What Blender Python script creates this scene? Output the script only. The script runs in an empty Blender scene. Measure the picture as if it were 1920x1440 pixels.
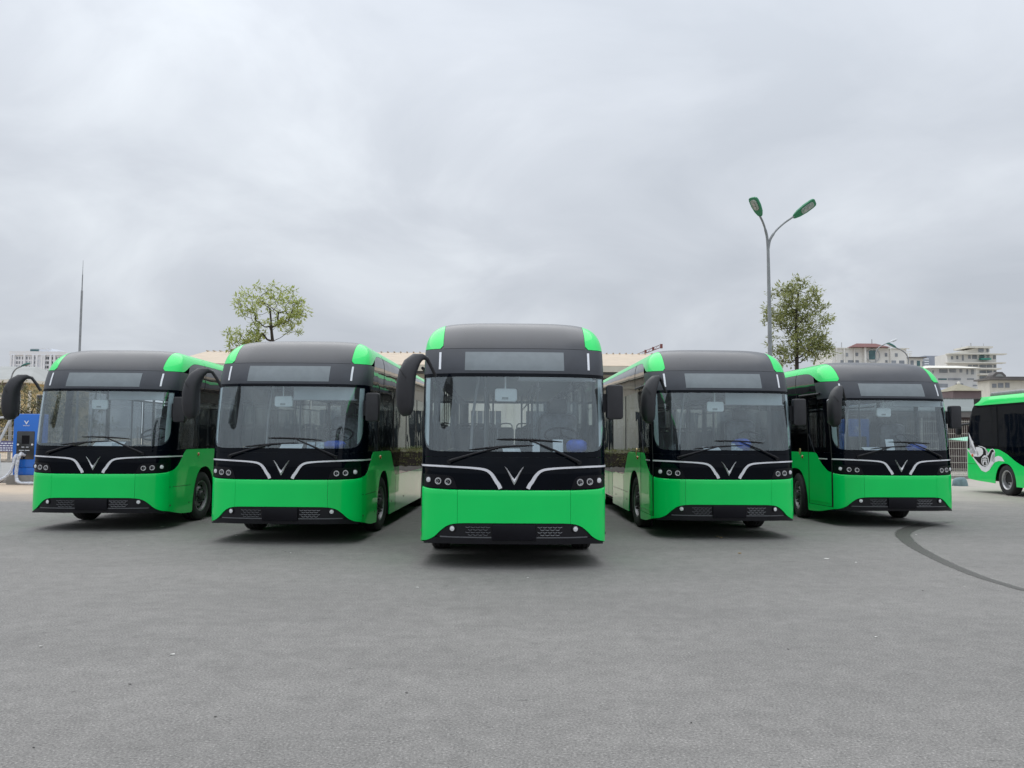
import bpy, bmesh, math, random
from mathutils import Vector, Matrix
random.seed(7)
R = math.radians

# ------------------------------------------------------------------ camera
SC = bpy.context.scene
COL = SC.collection
CAM_H, PITCH, ROLL, FPX, PPY = 1.6651, R(3.7755), 0.006385, 1593.9, 720.0
cam = bpy.data.objects.new('camera', bpy.data.cameras.new('camera'))
COL.objects.link(cam)
cam.data.sensor_width = 36.0
cam.data.lens = 36.0 * FPX / 1920.0
cam.data.clip_start = 0.05
cam.data.clip_end = 6000
cam.matrix_world = Matrix.Translation((0, 0, CAM_H)) @ Matrix.Rotation(math.pi/2 + PITCH, 4, 'X') @ Matrix.Rotation(ROLL, 4, 'Z')
SC.camera = cam

# ------------------------------------------------------------------ sky, sun, exposure
SUN_EL, SUN_AZ = R(62), R(20)          # azimuth measured from +Y towards -X
world = bpy.data.worlds.new('World'); SC.world = world
world.use_nodes = True
nt = world.node_tree; nt.nodes.clear()
def N(t, **k):
    n = nt.nodes.new(t)
    for a, b in k.items():
        if a == 'ins':
            for i, v in b.items(): n.inputs[i].default_value = v
        else: setattr(n, a, b)
    return n
L = nt.links.new
out = N('ShaderNodeOutputWorld')
sky = N('ShaderNodeTexSky', sky_type='NISHITA', sun_disc=False, sun_elevation=SUN_EL, sun_rotation=-SUN_AZ, dust_density=4.0)
bgs = N('ShaderNodeBackground', ins={'Strength': 0.06})
L(sky.outputs[0], bgs.inputs[0])
tc = N('ShaderNodeTexCoord')
sep = N('ShaderNodeSeparateXYZ'); L(tc.outputs['Generated'], sep.inputs[0])
zc = N('ShaderNodeMath', operation='MAXIMUM', ins={1: 0.0}); L(sep.outputs['Z'], zc.inputs[0])
za = N('ShaderNodeMath', operation='ADD', ins={1: 0.38}); L(zc.outputs[0], za.inputs[0])
dx = N('ShaderNodeMath', operation='DIVIDE'); L(sep.outputs['X'], dx.inputs[0]); L(za.outputs[0], dx.inputs[1])
dy = N('ShaderNodeMath', operation='DIVIDE'); L(sep.outputs['Y'], dy.inputs[0]); L(za.outputs[0], dy.inputs[1])
cmb = N('ShaderNodeCombineXYZ'); L(dx.outputs[0], cmb.inputs[0]); L(dy.outputs[0], cmb.inputs[1])
n1 = N('ShaderNodeTexNoise', ins={'Scale': 2.3, 'Detail': 8.0, 'Roughness': 0.52, 'Distortion': 0.5}); L(cmb.outputs[0], n1.inputs['Vector'])
n2 = N('ShaderNodeTexNoise', ins={'Scale': 0.55, 'Detail': 3.0, 'Roughness': 0.5, 'Distortion': 0.8})
mp = N('ShaderNodeMapping'); mp.inputs['Location'].default_value = (3.1, 5.7, 0); L(cmb.outputs[0], mp.inputs[0]); L(mp.outputs[0], n2.inputs['Vector'])
add = N('ShaderNodeMath', operation='MULTIPLY_ADD', ins={1: 0.6}); L(n1.outputs['Fac'], add.inputs[0])
m2 = N('ShaderNodeMath', operation='MULTIPLY', ins={1: 0.4}); L(n2.outputs['Fac'], m2.inputs[0]); L(m2.outputs[0], add.inputs[2])
ramp = N('ShaderNodeValToRGB'); L(add.outputs[0], ramp.inputs[0])
e = ramp.color_ramp.elements
e[0].position = 0.37; e[0].color = (0.515, 0.555, 0.615, 1)
e[1].position = 0.63; e[1].color = (0.73, 0.775, 0.83, 1)
mid = ramp.color_ramp.elements.new(0.5); mid.color = (0.595, 0.635, 0.695, 1)
# an overcast sky is brighter overhead than at the horizon
e2 = N('ShaderNodeMath', operation='MULTIPLY_ADD', ins={1: 1.4, 2: 0.26}); L(zc.outputs[0], e2.inputs[0])
el = N('ShaderNodeMath', operation='MULTIPLY_ADD', ins={2: 0.965}); L(zc.outputs[0], el.inputs[0]); L(e2.outputs[0], el.inputs[1])
sc_ = N('ShaderNodeVectorMath', operation='SCALE'); L(ramp.outputs[0], sc_.inputs[0]); L(el.outputs[0], sc_.inputs['Scale'])
bgc = N('ShaderNodeBackground', ins={'Strength': 1.0}); L(sc_.outputs[0], bgc.inputs[0])
mx = N('ShaderNodeMixShader', ins={0: 0.96}); L(bgs.outputs[0], mx.inputs[1]); L(bgc.outputs[0], mx.inputs[2])
L(mx.outputs[0], out.inputs[0])

sun = bpy.data.objects.new('sun', bpy.data.lights.new('sun', 'SUN')); COL.objects.link(sun)
sun.data.energy = 1.3; sun.data.angle = R(75); sun.data.color = (1, 0.97, 0.93)
sd = Vector((-math.sin(SUN_AZ)*math.cos(SUN_EL), math.cos(SUN_AZ)*math.cos(SUN_EL), math.sin(SUN_EL)))
sun.rotation_euler = sd.to_track_quat('Z', 'Y').to_euler()
sun.location = (0, 0, 60)
SC.view_settings.view_transform = 'Standard'; SC.view_settings.look = 'None'
SC.view_settings.gamma = 1; SC.view_settings.exposure = 0.0
SC.cycles.use_denoising = True
SC.cycles.max_bounces = 10; SC.cycles.transparent_max_bounces = 16
SC.cycles.caustics_reflective = False; SC.cycles.caustics_refractive = False

# ------------------------------------------------------------------ photograph pixel -> place
_c, _s = math.cos(PITCH), math.sin(PITCH)
def pray(u, v):
    a, b = u - 960, v - PPY
    a, b = a*math.cos(ROLL) + b*math.sin(ROLL), -a*math.sin(ROLL) + b*math.cos(ROLL)
    d = (a/FPX, -b/FPX, 1.0)
    return Vector((d[0], -d[1]*_s + d[2]*_c, d[1]*_c + d[2]*_s))
def at(u, v, D):
    d = pray(u, v); t = D/d.y
    return Vector((d.x*t, D, CAM_H + d.z*t))
def onground(u, v, z=0.0):
    d = pray(u, v); t = (z - CAM_H)/d.z
    return Vector((d.x*t, d.y*t, z))

# ------------------------------------------------------------------ materials
M = {}
def pbr(name, col, rough=0.5, metal=0.0, coat=0.0, var=0.08, scale=6.0, bump=0.0, bscale=60.0, ior=1.5, rvar=0.05, coat_rough=0.03, wave=0.0, spec=0.5, coat_ior=1.5):
    m = bpy.data.materials.new(name); m.use_nodes = True
    t = m.node_tree; p = t.nodes['Principled BSDF']
    p.inputs['Roughness'].default_value = rough; p.inputs['Metallic'].default_value = metal
    p.inputs['IOR'].default_value = ior; p.inputs['Specular IOR Level'].default_value = spec; p.inputs['Coat IOR'].default_value = coat_ior
    p.inputs['Coat Weight'].default_value = coat; p.inputs['Coat Roughness'].default_value = coat_rough
    co = t.nodes.new('ShaderNodeTexCoord')
    no = t.nodes.new('ShaderNodeTexNoise'); no.inputs['Scale'].default_value = scale; no.inputs['Detail'].default_value = 5
    t.links.new(co.outputs['Object'], no.inputs['Vector'])
    r = t.nodes.new('ShaderNodeValToRGB')
    r.color_ramp.elements[0].position = 0.3; r.color_ramp.elements[1].position = 0.7
    r.color_ramp.elements[0].color = tuple(c*(1-var) for c in col) + (1,)
    r.color_ramp.elements[1].color = tuple(min(1, c*(1+var)) for c in col) + (1,)
    t.links.new(no.outputs['Fac'], r.inputs[0]); t.links.new(r.outputs[0], p.inputs['Base Color'])
    if rvar:
        mr = t.nodes.new('ShaderNodeMapRange'); mr.inputs['To Min'].default_value = max(0, rough - rvar); mr.inputs['To Max'].default_value = min(1, rough + rvar)
        t.links.new(no.outputs['Fac'], mr.inputs['Value']); t.links.new(mr.outputs[0], p.inputs['Roughness'])
    if bump or wave:
        nb = t.nodes.new('ShaderNodeTexNoise'); nb.inputs['Scale'].default_value = bscale if bump else 1.6; nb.inputs['Detail'].default_value = 4 if bump else 1
        t.links.new(co.outputs['Object'], nb.inputs['Vector'])
        b = t.nodes.new('ShaderNodeBump'); b.inputs['Strength'].default_value = bump or wave; b.inputs['Distance'].default_value = 0.01 if bump else 0.02
        t.links.new(nb.outputs['Fac'], b.inputs['Height']); t.links.new(b.outputs[0], p.inputs['Normal'])
        if wave: t.links.new(b.outputs[0], p.inputs['Coat Normal'])
    M[name] = m
    return m
def glass(name, tint, ior=1.7, rough=0.0, dust_veil=0.0, wave=0.0):
    m = bpy.data.materials.new(name); m.use_nodes = True
    t = m.node_tree; t.nodes.clear()
    o = t.nodes.new('ShaderNodeOutputMaterial'); tr = t.nodes.new('ShaderNodeBsdfTransparent'); gl = t.nodes.new('ShaderNodeBsdfGlossy')
    tr.inputs[0].default_value = tint + (1,); gl.inputs['Roughness'].default_value = rough; gl.inputs['Color'].default_value = (0.90, 0.97, 1.0, 1)
    ge = t.nodes.new('ShaderNodeNewGeometry'); dt = t.nodes.new('ShaderNodeVectorMath'); dt.operation = 'DOT_PRODUCT'
    t.links.new(ge.outputs['Incoming'], dt.inputs[0]); t.links.new(ge.outputs['Normal'], dt.inputs[1])
    def mth(op, a, b=None, c=None):
        q = t.nodes.new('ShaderNodeMath'); q.operation = op
        for i, v in enumerate((a, b, c)):
            if v is None: continue
            if isinstance(v, (int, float)): q.inputs[i].default_value = v
            else: t.links.new(v, q.inputs[i])
        return q.outputs[0]
    F0 = ((ior-1)/(ior+1))**2
    fr = t.nodes.new('ShaderNodeMath'); fr.operation = 'MULTIPLY_ADD'; fr.inputs[1].default_value = 1-F0; fr.inputs[2].default_value = F0
    t.links.new(mth('POWER', mth('SUBTRACT', 1.0, mth('ABSOLUTE', dt.outputs['Value'])), 5.0), fr.inputs[0])
    mix = t.nodes.new('ShaderNodeMixShader')
    t.links.new(fr.outputs[0], mix.inputs[0]); t.links.new(tr.outputs[0], mix.inputs[1]); t.links.new(gl.outputs[0], mix.inputs[2])
    last = mix
    co = t.nodes.new('ShaderNodeTexCoord')
    if wave:
        nb = t.nodes.new('ShaderNodeTexNoise'); nb.inputs['Scale'].default_value = 1.4; nb.inputs['Detail'].default_value = 1
        t.links.new(co.outputs['Object'], nb.inputs['Vector'])
        b = t.nodes.new('ShaderNodeBump'); b.inputs['Strength'].default_value = wave; b.inputs['Distance'].default_value = 0.02
        t.links.new(nb.outputs['Fac'], b.inputs['Height']); t.links.new(b.outputs[0], gl.inputs['Normal'])
    if dust_veil:  # dust film, also a pale veil painted in for reflected sky
        df = t.nodes.new('ShaderNodeBsdfDiffuse'); df.inputs[0].default_value = (0.55, 0.57, 0.58, 1)
        no = t.nodes.new('ShaderNodeTexNoise'); no.inputs['Scale'].default_value = 2.5; no.inputs['Detail'].default_value = 6
        t.links.new(co.outputs['Object'], no.inputs['Vector'])
        mr = t.nodes.new('ShaderNodeMapRange'); mr.inputs['To Min'].default_value = dust_veil*0.6; mr.inputs['To Max'].default_value = dust_veil*1.4
        t.links.new(no.outputs['Fac'], mr.inputs['Value'])
        m3 = t.nodes.new('ShaderNodeMixShader'); t.links.new(mr.outputs[0], m3.inputs[0]); t.links.new(mix.outputs[0], m3.inputs[1]); t.links.new(df.outputs[0], m3.inputs[2]); last = m3
    t.links.new(last.outputs[0], o.inputs[0])
    M[name] = m
    return m

pbr('green', (0.0, 0.74, 0.135), 0.4, coat=0.62, coat_ior=1.55, var=0.03, scale=2, rvar=0.03, wave=0.06, spec=0.1)
pbr('green_skirt', (0.0, 0.74, 0.135), 0.4, coat=1.0, coat_ior=2.0, var=0.03, scale=2, rvar=0.03, wave=0.2, spec=0.1, coat_rough=0.015)
pbr('black_gloss', (0.003, 0.0035, 0.006), 0.3, spec=0.0, coat=1.0, var=0.2, scale=3, wave=0.26, coat_rough=0.015)
pbr('mask_black', (0.001, 0.0025, 0.006), 0.3, spec=0.0, coat=0.28, var=0.2, scale=3, coat_rough=0.02)
pbr('roof_dark', (0.022, 0.025, 0.033), 0.30, var=0.15, scale=5, rvar=0.06, coat=0.08, coat_rough=0.25)
pbr('fascia_dark', (0.030, 0.035, 0.046), 0.40, var=0.12, scale=5, rvar=0.05)
pbr('bumper_black', (0.008, 0.008, 0.011), 0.42, spec=0.3, var=0.2, scale=8)
pbr('plate_black', (0.004, 0.004, 0.007), 0.35, var=0.2, spec=0.2)
pbr('trim_grey', (0.10, 0.105, 0.115), 0.25, var=0.1, coat=0.5)
pbr('mirror_plastic', (0.022, 0.022, 0.026), 0.5, var=0.15, bump=0.15, bscale=250)
pbr('stripe_white', (0.78, 0.78, 0.82), 0.3, var=0.03, coat=0.5)
pbr('marker_white', (0.78, 0.80, 0.84), 0.25, var=0.03, coat=0.5)
pbr('sign_face', (0.14, 0.168, 0.182), 0.25, var=0.10, coat=0.6, coat_rough=0.1)
pbr('sign_dot', (0.26, 0.285, 0.30), 0.3, var=0.15, scale=3)
pbr('chrome', (0.78, 0.78, 0.79), 0.25, metal=0.75, var=0.03)
pbr('emblem_silver', (0.72, 0.72, 0.74), 0.35, metal=0.25, var=0.03, coat=0.3)
pbr('lens', (0.75, 0.76, 0.78), 0.12, var=0.05, coat=1.0)
pbr('lens_grey', (0.30, 0.31, 0.33), 0.15, metal=0.6, var=0.2, scale=40, coat=1.0)
pbr('tyre', (0.020, 0.020, 0.021), 0.8, var=0.3, scale=12, bump=0.3, bscale=90)
pbr('rim', (0.27, 0.27, 0.275), 0.45, metal=0.6, var=0.2, scale=9)
pbr('rim_dark', (0.05, 0.05, 0.052), 0.55, metal=0.4, var=0.3, scale=12)
pbr('rim_silver', (0.46, 0.46, 0.47), 0.4, metal=0.7, var=0.1)
pbr('orange', (0.65, 0.13, 0.03), 0.2, var=0.05, coat=1.0)
pbr('brass', (0.55, 0.40, 0.18), 0.3, metal=0.6, var=0.1)
pbr('under', (0.012, 0.012, 0.012), 0.8, var=0.3)
pbr('cabin_dark', (0.045, 0.048, 0.052), 0.7, var=0.15, scale=4)
pbr('cabin_grey', (0.16, 0.17, 0.18), 0.6, var=0.1, scale=4)
pbr('cabin_pale', (0.66, 0.71, 0.72), 0.6, var=0.06, scale=4)
pbr('dash', (0.028, 0.030, 0.033), 0.6, var=0.15, bump=0.1, bscale=150)
pbr('seat', (0.035, 0.037, 0.042), 0.75, var=0.2, scale=15)
pbr('seat_wrap', (0.10, 0.105, 0.115), 0.3, var=0.6, scale=14, coat=0.6)
pbr('rail', (0.42, 0.43, 0.44), 0.35, metal=0.3, var=0.08)
pbr('mirror_white', (0.86, 0.89, 0.89), 0.35, var=0.04)
pbr('mirror_label', (0.30, 0.32, 0.32), 0.5, var=0.3, scale=60)
pbr('mirror_glass', (0.55, 0.57, 0.60), 0.02, metal=1.0, var=0.02)
pbr('blind', (0.50, 0.53, 0.55), 0.7, var=0.05)
pbr('bag_blue', (0.035, 0.10, 0.52), 0.4, var=0.35, scale=14, bump=0.6, bscale=22)
pbr('paper', (0.84, 0.86, 0.88), 0.7, var=0.06, scale=20)
pbr('paper_tint', (0.42, 0.50, 0.56), 0.6, var=0.5, scale=26)
glass('windscreen', (0.89, 0.94, 0.955), ior=1.80, dust_veil=0.024)
glass('side_glass', (0.50, 0.52, 0.53), ior=1.5, wave=0.22)
glass('door_glass', (0.68, 0.70, 0.71), ior=1.5, wave=0.05)
glass('rear_glass', (0.95, 0.96, 0.96), ior=1.4)

# ------------------------------------------------------------------ mesh helpers
def smooth_mesh(me, ang=35):
    for p in me.polygons: p.use_smooth = True
    me.set_sharp_from_angle(angle=R(ang))
def link(name, me, mat=None, parent=None, smooth=None):
    if mat: me.materials.append(M[mat] if isinstance(mat, str) else mat)
    if smooth: smooth_mesh(me, smooth)
    o = bpy.data.objects.new(name, me); COL.objects.link(o)
    if parent: o.parent = parent
    return o
def empty(name, loc=(0, 0, 0), rz=0.0):
    o = bpy.data.objects.new(name, None); COL.objects.link(o); o.location = loc; o.rotation_euler = (0, 0, rz); o.empty_display_size = 0.3
    return o
def tag(o, label=None, cat=None, group=None, kind=None):
    if label: o['label'] = label
    if cat: o['category'] = cat
    if group: o['group'] = group
    if kind: o['kind'] = kind
    return o
class MB:
    def __init__(s): s.v = []; s.f = []
    def add(s, vs, fs):
        b = len(s.v); s.v += [tuple(v) for v in vs]; s.f += [tuple(b+i for i in f) for f in fs]
        return s
    def box(s, x0, x1, y0, y1, z0, z1, mtx=None):
        vs = [Vector(p) for p in ((x0,y0,z0),(x1,y0,z0),(x1,y1,z0),(x0,y1,z0),(x0,y0,z1),(x1,y0,z1),(x1,y1,z1),(x0,y1,z1))]
        if mtx: vs = [mtx @ v for v in vs]
        return s.add(vs, [(0,3,2,1),(4,5,6,7),(0,1,5,4),(1,2,6,5),(2,3,7,6),(3,0,4,7)])
    def rbox(s, x0, x1, y0, y1, z0, z1, r=0.02, mtx=None, seg=3):
        # box with rounded edges around the y axis and softened front
        pts = []
        for cx, cz, a0 in ((x1-r, z1-r, 0), (x0+r, z1-r, 90), (x0+r, z0+r, 180), (x1-r, z0+r, 270)):
            for k in range(seg+1):
                a = R(a0 + 90*k/seg); pts.append((cx + r*math.cos(a), cz + r*math.sin(a)))
        n = len(pts); cxm, czm = (x0+x1)/2, (z0+z1)/2
        d = min(r*0.6, (y1-y0)*0.35)
        def ring(y, k):
            fx = 1 - k*2/(x1-x0); fz = 1 - k*2/(z1-z0)
            return [Vector((cxm+(p[0]-cxm)*fx, y, czm+(p[1]-czm)*fz)) for p in pts]
        rings = [ring(y0, d), ring(y0+d*0.3, d*0.3), ring(y0+d, 0), ring(y1-d, 0), ring(y1-d*0.3, d*0.3), ring(y1, d)]
        vs = [v for rg in rings for v in rg]
        if mtx: vs = [mtx @ v for v in vs]
        fs = [(k*n+i, k*n+(i+1) % n, (k+1)*n+(i+1) % n, (k+1)*n+i) for k in range(5) for i in range(n)]
        fs += [tuple(reversed(range(n)))][0:0] + [tuple(range(n))[::-1], tuple(5*n+i for i in range(n))]
        return s.add(vs, fs)
    def tube(s, pts, rad, n=8, cap=True):
        pts = [Vector(p) for p in pts]; m = len(pts)
        rad = rad if isinstance(rad, (list, tuple)) else [rad]*m
        vs = []; up = None
        for i, p in enumerate(pts):
            d = (pts[min(i+1, m-1)] - pts[max(i-1, 0)])
            if d.length < 1e-9: d = Vector((0, 0, 1))
            d.normalize()
            if up is None:
                up = Vector((0, 0, 1)) if abs(d.z) < 0.9 else Vector((0, 1, 0))
            a = d.cross(up)
            if a.length < 1e-6: a = d.cross(Vector((1, 0, 0)))
            a.normalize(); b = a.cross(d).normalized(); up = b
            rx, ry = rad[i] if isinstance(rad[i], (list, tuple)) else (rad[i], rad[i])
            for k in range(n):
                t = 2*math.pi*k/n
                vs.append(p + a*math.cos(t)*rx + b*math.sin(t)*ry)
        fs = [(i*n+k, i*n+(k+1) % n, (i+1)*n+(k+1) % n, (i+1)*n+k) for i in range(m-1) for k in range(n)]
        if cap: fs += [tuple(reversed(range(n))), tuple((m-1)*n+k for k in range(n))]
        return s.add(vs, fs)
    def lathe(s, prof, n=24, axis='X', o=(0, 0, 0), caps=True):
        vs = []; o = Vector(o)
        for a, r in prof:
            for k in range(n):
                t = 2*math.pi*k/n; c, d = r*math.cos(t), r*math.sin(t)
                vs.append(o + (Vector((a, c, d)) if axis == 'X' else Vector((c, a, d)) if axis == 'Y' else Vector((c, d, a))))
        m = len(prof)
        fs = [(i*n+k, i*n+(k+1) % n, (i+1)*n+(k+1) % n, (i+1)*n+k) for i in range(m-1) for k in range(n)]
        if caps: fs += [tuple(range(n))[::-1], tuple((m-1)*n+k for k in range(n))]
        return s.add(vs, fs)
    def poly(s, pts, t):
        # flat polygon given as 3-D points with thickness vector t
        n = len(pts); t = Vector(t); a = [Vector(p) for p in pts]; b = [p + t for p in a]
        return s.add(a + b, [tuple(range(n)), tuple(range(2*n-1, n-1, -1))] + [(i, n+i, n+(i+1) % n, (i+1) % n) for i in range(n)])
    def mesh(s, name='mesh'):
        me = bpy.data.meshes.new(name); me.from_pydata(s.v, [], s.f)
        bm = bmesh.new(); bm.from_mesh(me); bmesh.ops.recalc_face_normals(bm, faces=bm.faces); bm.to_mesh(me); bm.free()
        return me
    def build(s, name, mat, parent=None, smooth=None):
        return link(name, s.mesh(name), mat, parent, smooth)
def copy_tree(o, parent=None):
    c = o.copy(); COL.objects.link(c); c.parent = parent
    for ch in list(CHILD.get(o.name, [])): copy_tree(ch, c)
    return c
def index_children():
    CHILD.clear()
    for o in bpy.data.objects:
        if o.parent: CHILD.setdefault(o.parent.name, []).append(o)
CHILD = {}

def mono(pts):
    # monotone cubic through (x, y) points
    xs = [p[0] for p in pts]; ys = [p[1] for p in pts]; n = len(xs)
    h = [xs[i+1]-xs[i] for i in range(n-1)]; d = [(ys[i+1]-ys[i])/h[i] for i in range(n-1)]
    m = [d[0]] + [0 if d[i-1]*d[i] <= 0 else (3*(h[i-1]+h[i]))/((2*h[i]+h[i-1])/d[i-1] + (h[i]+2*h[i-1])/d[i]) for i in range(1, n-1)] + [d[-1]]
    def f(x):
        if x <= xs[0]: return ys[0]
        if x >= xs[-1]: return ys[-1]
        i = 0
        while x > xs[i+1]: i += 1
        t = (x-xs[i])/h[i]
        return (2*t**3-3*t*t+1)*ys[i] + (t**3-2*t*t+t)*h[i]*m[i] + (-2*t**3+3*t*t)*ys[i+1] + (t**3-t*t)*h[i]*m[i+1]
    return f

# ------------------------------------------------------------------ city bus body surface
YE = 11.7
_pf = mono([(0,0),(0.4,0.012),(0.73,0.045),(0.88,0.095),(1.0,0.150),(1.1,0.215),(1.17,0.285),(1.215,0.365),(1.238,0.45),(1.25,0.62)])
PL = []
for i in range(61):
    x = 1.25*(1-(1-i/60)**1.8); PL.append((x, _pf(x)))
PL.append((1.25, 13.0))
AC = [0.0]
for i in range(1, len(PL)): AC.append(AC[-1] + math.dist(PL[i], PL[i-1]))
def plan(a):
    if a >= AC[60]: return 1.25, PL[60][1] + a - AC[60]
    lo, hi = 0, 60
    while hi-lo > 1:
        md = (lo+hi)//2
        if AC[md] <= a: lo = md
        else: hi = md
    t = (a-AC[lo])/(AC[hi]-AC[lo])
    return PL[lo][0]+(PL[hi][0]-PL[lo][0])*t, PL[lo][1]+(PL[hi][1]-PL[lo][1])*t
def sx(x):
    lo, hi = 0.0, AC[60]
    for _ in range(40):
        md = (lo+hi)/2
        if plan(md)[0] < x: lo = md
        else: hi = md
    return lo
def sy(y):
    lo, hi = 0.0, AC[-1]
    for _ in range(50):
        md = (lo+hi)/2
        if plan(md)[1] < y: lo = md
        else: hi = md
    return lo
WID = mono([(0.2,1.25),(2.85,1.25),(2.95,1.245),(3.05,1.230),(3.12,1.205),(3.19,1.166),(3.26,1.10),(3.31,1.01),(3.345,0.90),(3.37,0.70),(3.388,0.45),(3.40,0.0)])
LEAN = mono([(0.2,0.03),(0.45,0.0),(1.25,0.0),(1.45,0.022),(2.0,0.10),(2.5,0.205),(2.62,0.238),(2.74,0.293),(2.85,0.358),(2.94,0.42),(3.05,0.515),(3.12,0.59),(3.19,0.68),(3.26,0.80),(3.31,0.94),(3.345,1.10),(3.37,1.35),(3.388,1.7),(3.40,2.4)])
def P(s, z):
    sg = 1 if s >= 0 else -1
    px, py = plan(abs(s))
    return Vector((sg*px*WID(z)/1.25, py + LEAN(z)*max(0, 1-py/3.0), z))
def PN(s, z):
    e = 0.004
    z = min(z, 3.392)
    a = P(s+e, z) - P(s-e, z); b = P(s, min(z+e, 3.3999)) - P(s, z-e)
    n = a.cross(b)
    return n.normalized()
def PO(s, z, o): return P(s, z) + PN(s, z)*o
def lin(a, b, n): return [a+(b-a)*i/n for i in range(n+1)]
def grid(rows_pts, th=0.014):
    """rows_pts: list of rows of (point, normal); closed thin shell"""
    nr, nc = len(rows_pts), len(rows_pts[0])
    outer = [p for r in rows_pts for p, n in r]; inner = [p - n*th for r in rows_pts for p, n in r]
    K = nr*nc
    fs = []
    for i in range(nr-1):
        for j in range(nc-1):
            a = i*nc+j; q = (a, a+1, a+nc+1, a+nc)
            fs.append(q); fs.append(tuple(K+k for k in reversed(q)))
    rim = [j for j in range(nc)] + [i*nc+nc-1 for i in range(1, nr)] + [(nr-1)*nc+j for j in range(nc-2, -1, -1)] + [i*nc for i in range(nr-2, 0, -1)]
    for k in range(len(rim)):
        a, b = rim[k], rim[(k+1) % len(rim)]
        fs.append((b, a, K+a, K+b))
    mb = MB(); mb.add(outer+inner, fs)
    return mb
def patch(name, mat, cols, zl, zu, parent, off=0.0, th=0.014, dz=0.07, flip=1, bis=None, smooth=30, bev=0):
    f = (lambda q: q) if callable(zl) else None
    ZL = zl if callable(zl) else (lambda s: zl)
    ZU = zu if callable(zu) else (lambda s: zu)
    n = max(2, int(max(ZU(s)-ZL(s) for s in cols)/dz)+1)
    rows = []
    steps = [(i/n, 0.0, 0.0) for i in range(n+1)]
    if bev: steps = [(i/n, -0.9*bev*i/n, 0.0) for i in range(n)] + [(1, -0.9*bev, 0.0), (1, -0.45*bev, -0.16*bev), (1, 0.0, -0.62*bev)]
    for f_, dz_, do_ in steps:
        r = []
        for s in cols:
            z = ZL(s)+(ZU(s)-ZL(s))*f_ + dz_
            nn = PN(s*flip, z)
            r.append((P(s*flip, z)+nn*(off+do_), nn))
        rows.append(r)
    me = grid(rows, th).mesh(name)
    if bis:
        bm = bmesh.new(); bm.from_mesh(me)
        for co, no in bis:
            g = bm.verts[:]+bm.edges[:]+bm.faces[:]
            res = bmesh.ops.bisect_plane(bm, geom=g, plane_co=co, plane_no=no, clear_outer=True)
            ed = [q for q in res['geom_cut'] if isinstance(q, bmesh.types.BMEdge)]
            try: bmesh.ops.bridge_loops(bm, edges=[q for q in ed if q.is_valid and q.is_boundary])
            except Exception: pass
        bmesh.ops.recalc_face_normals(bm, faces=bm.faces)
        bm.to_mesh(me); bm.free()
    return link(name, me, mat, parent, smooth)
def ribbon(name, mat, pts, wid, parent, off=0.004, th=0.006, flip=1):
    """strip drawn on the body surface: pts = (s, z), wid = widths measured across"""
    rows = [[], []]
    for i, (s, z) in enumerate(pts):
        a = pts[max(i-1, 0)]; b = pts[min(i+1, len(pts)-1)]
        t = Vector((b[0]-a[0], b[1]-a[1])).normalized(); nrm = Vector((-t.y, t.x))
        w = wid[i] if isinstance(wid, list) else wid
        for k, sg in ((0, -1), (1, 1)):
            ss, zz = s+nrm.x*w/2*sg, z+nrm.y*w/2*sg
            nn = PN(ss*flip, zz); rows[k].append((P(ss*flip, zz)+nn*off, nn))
    return link(name, grid(rows, th).mesh(name), mat, parent, 30)

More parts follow.
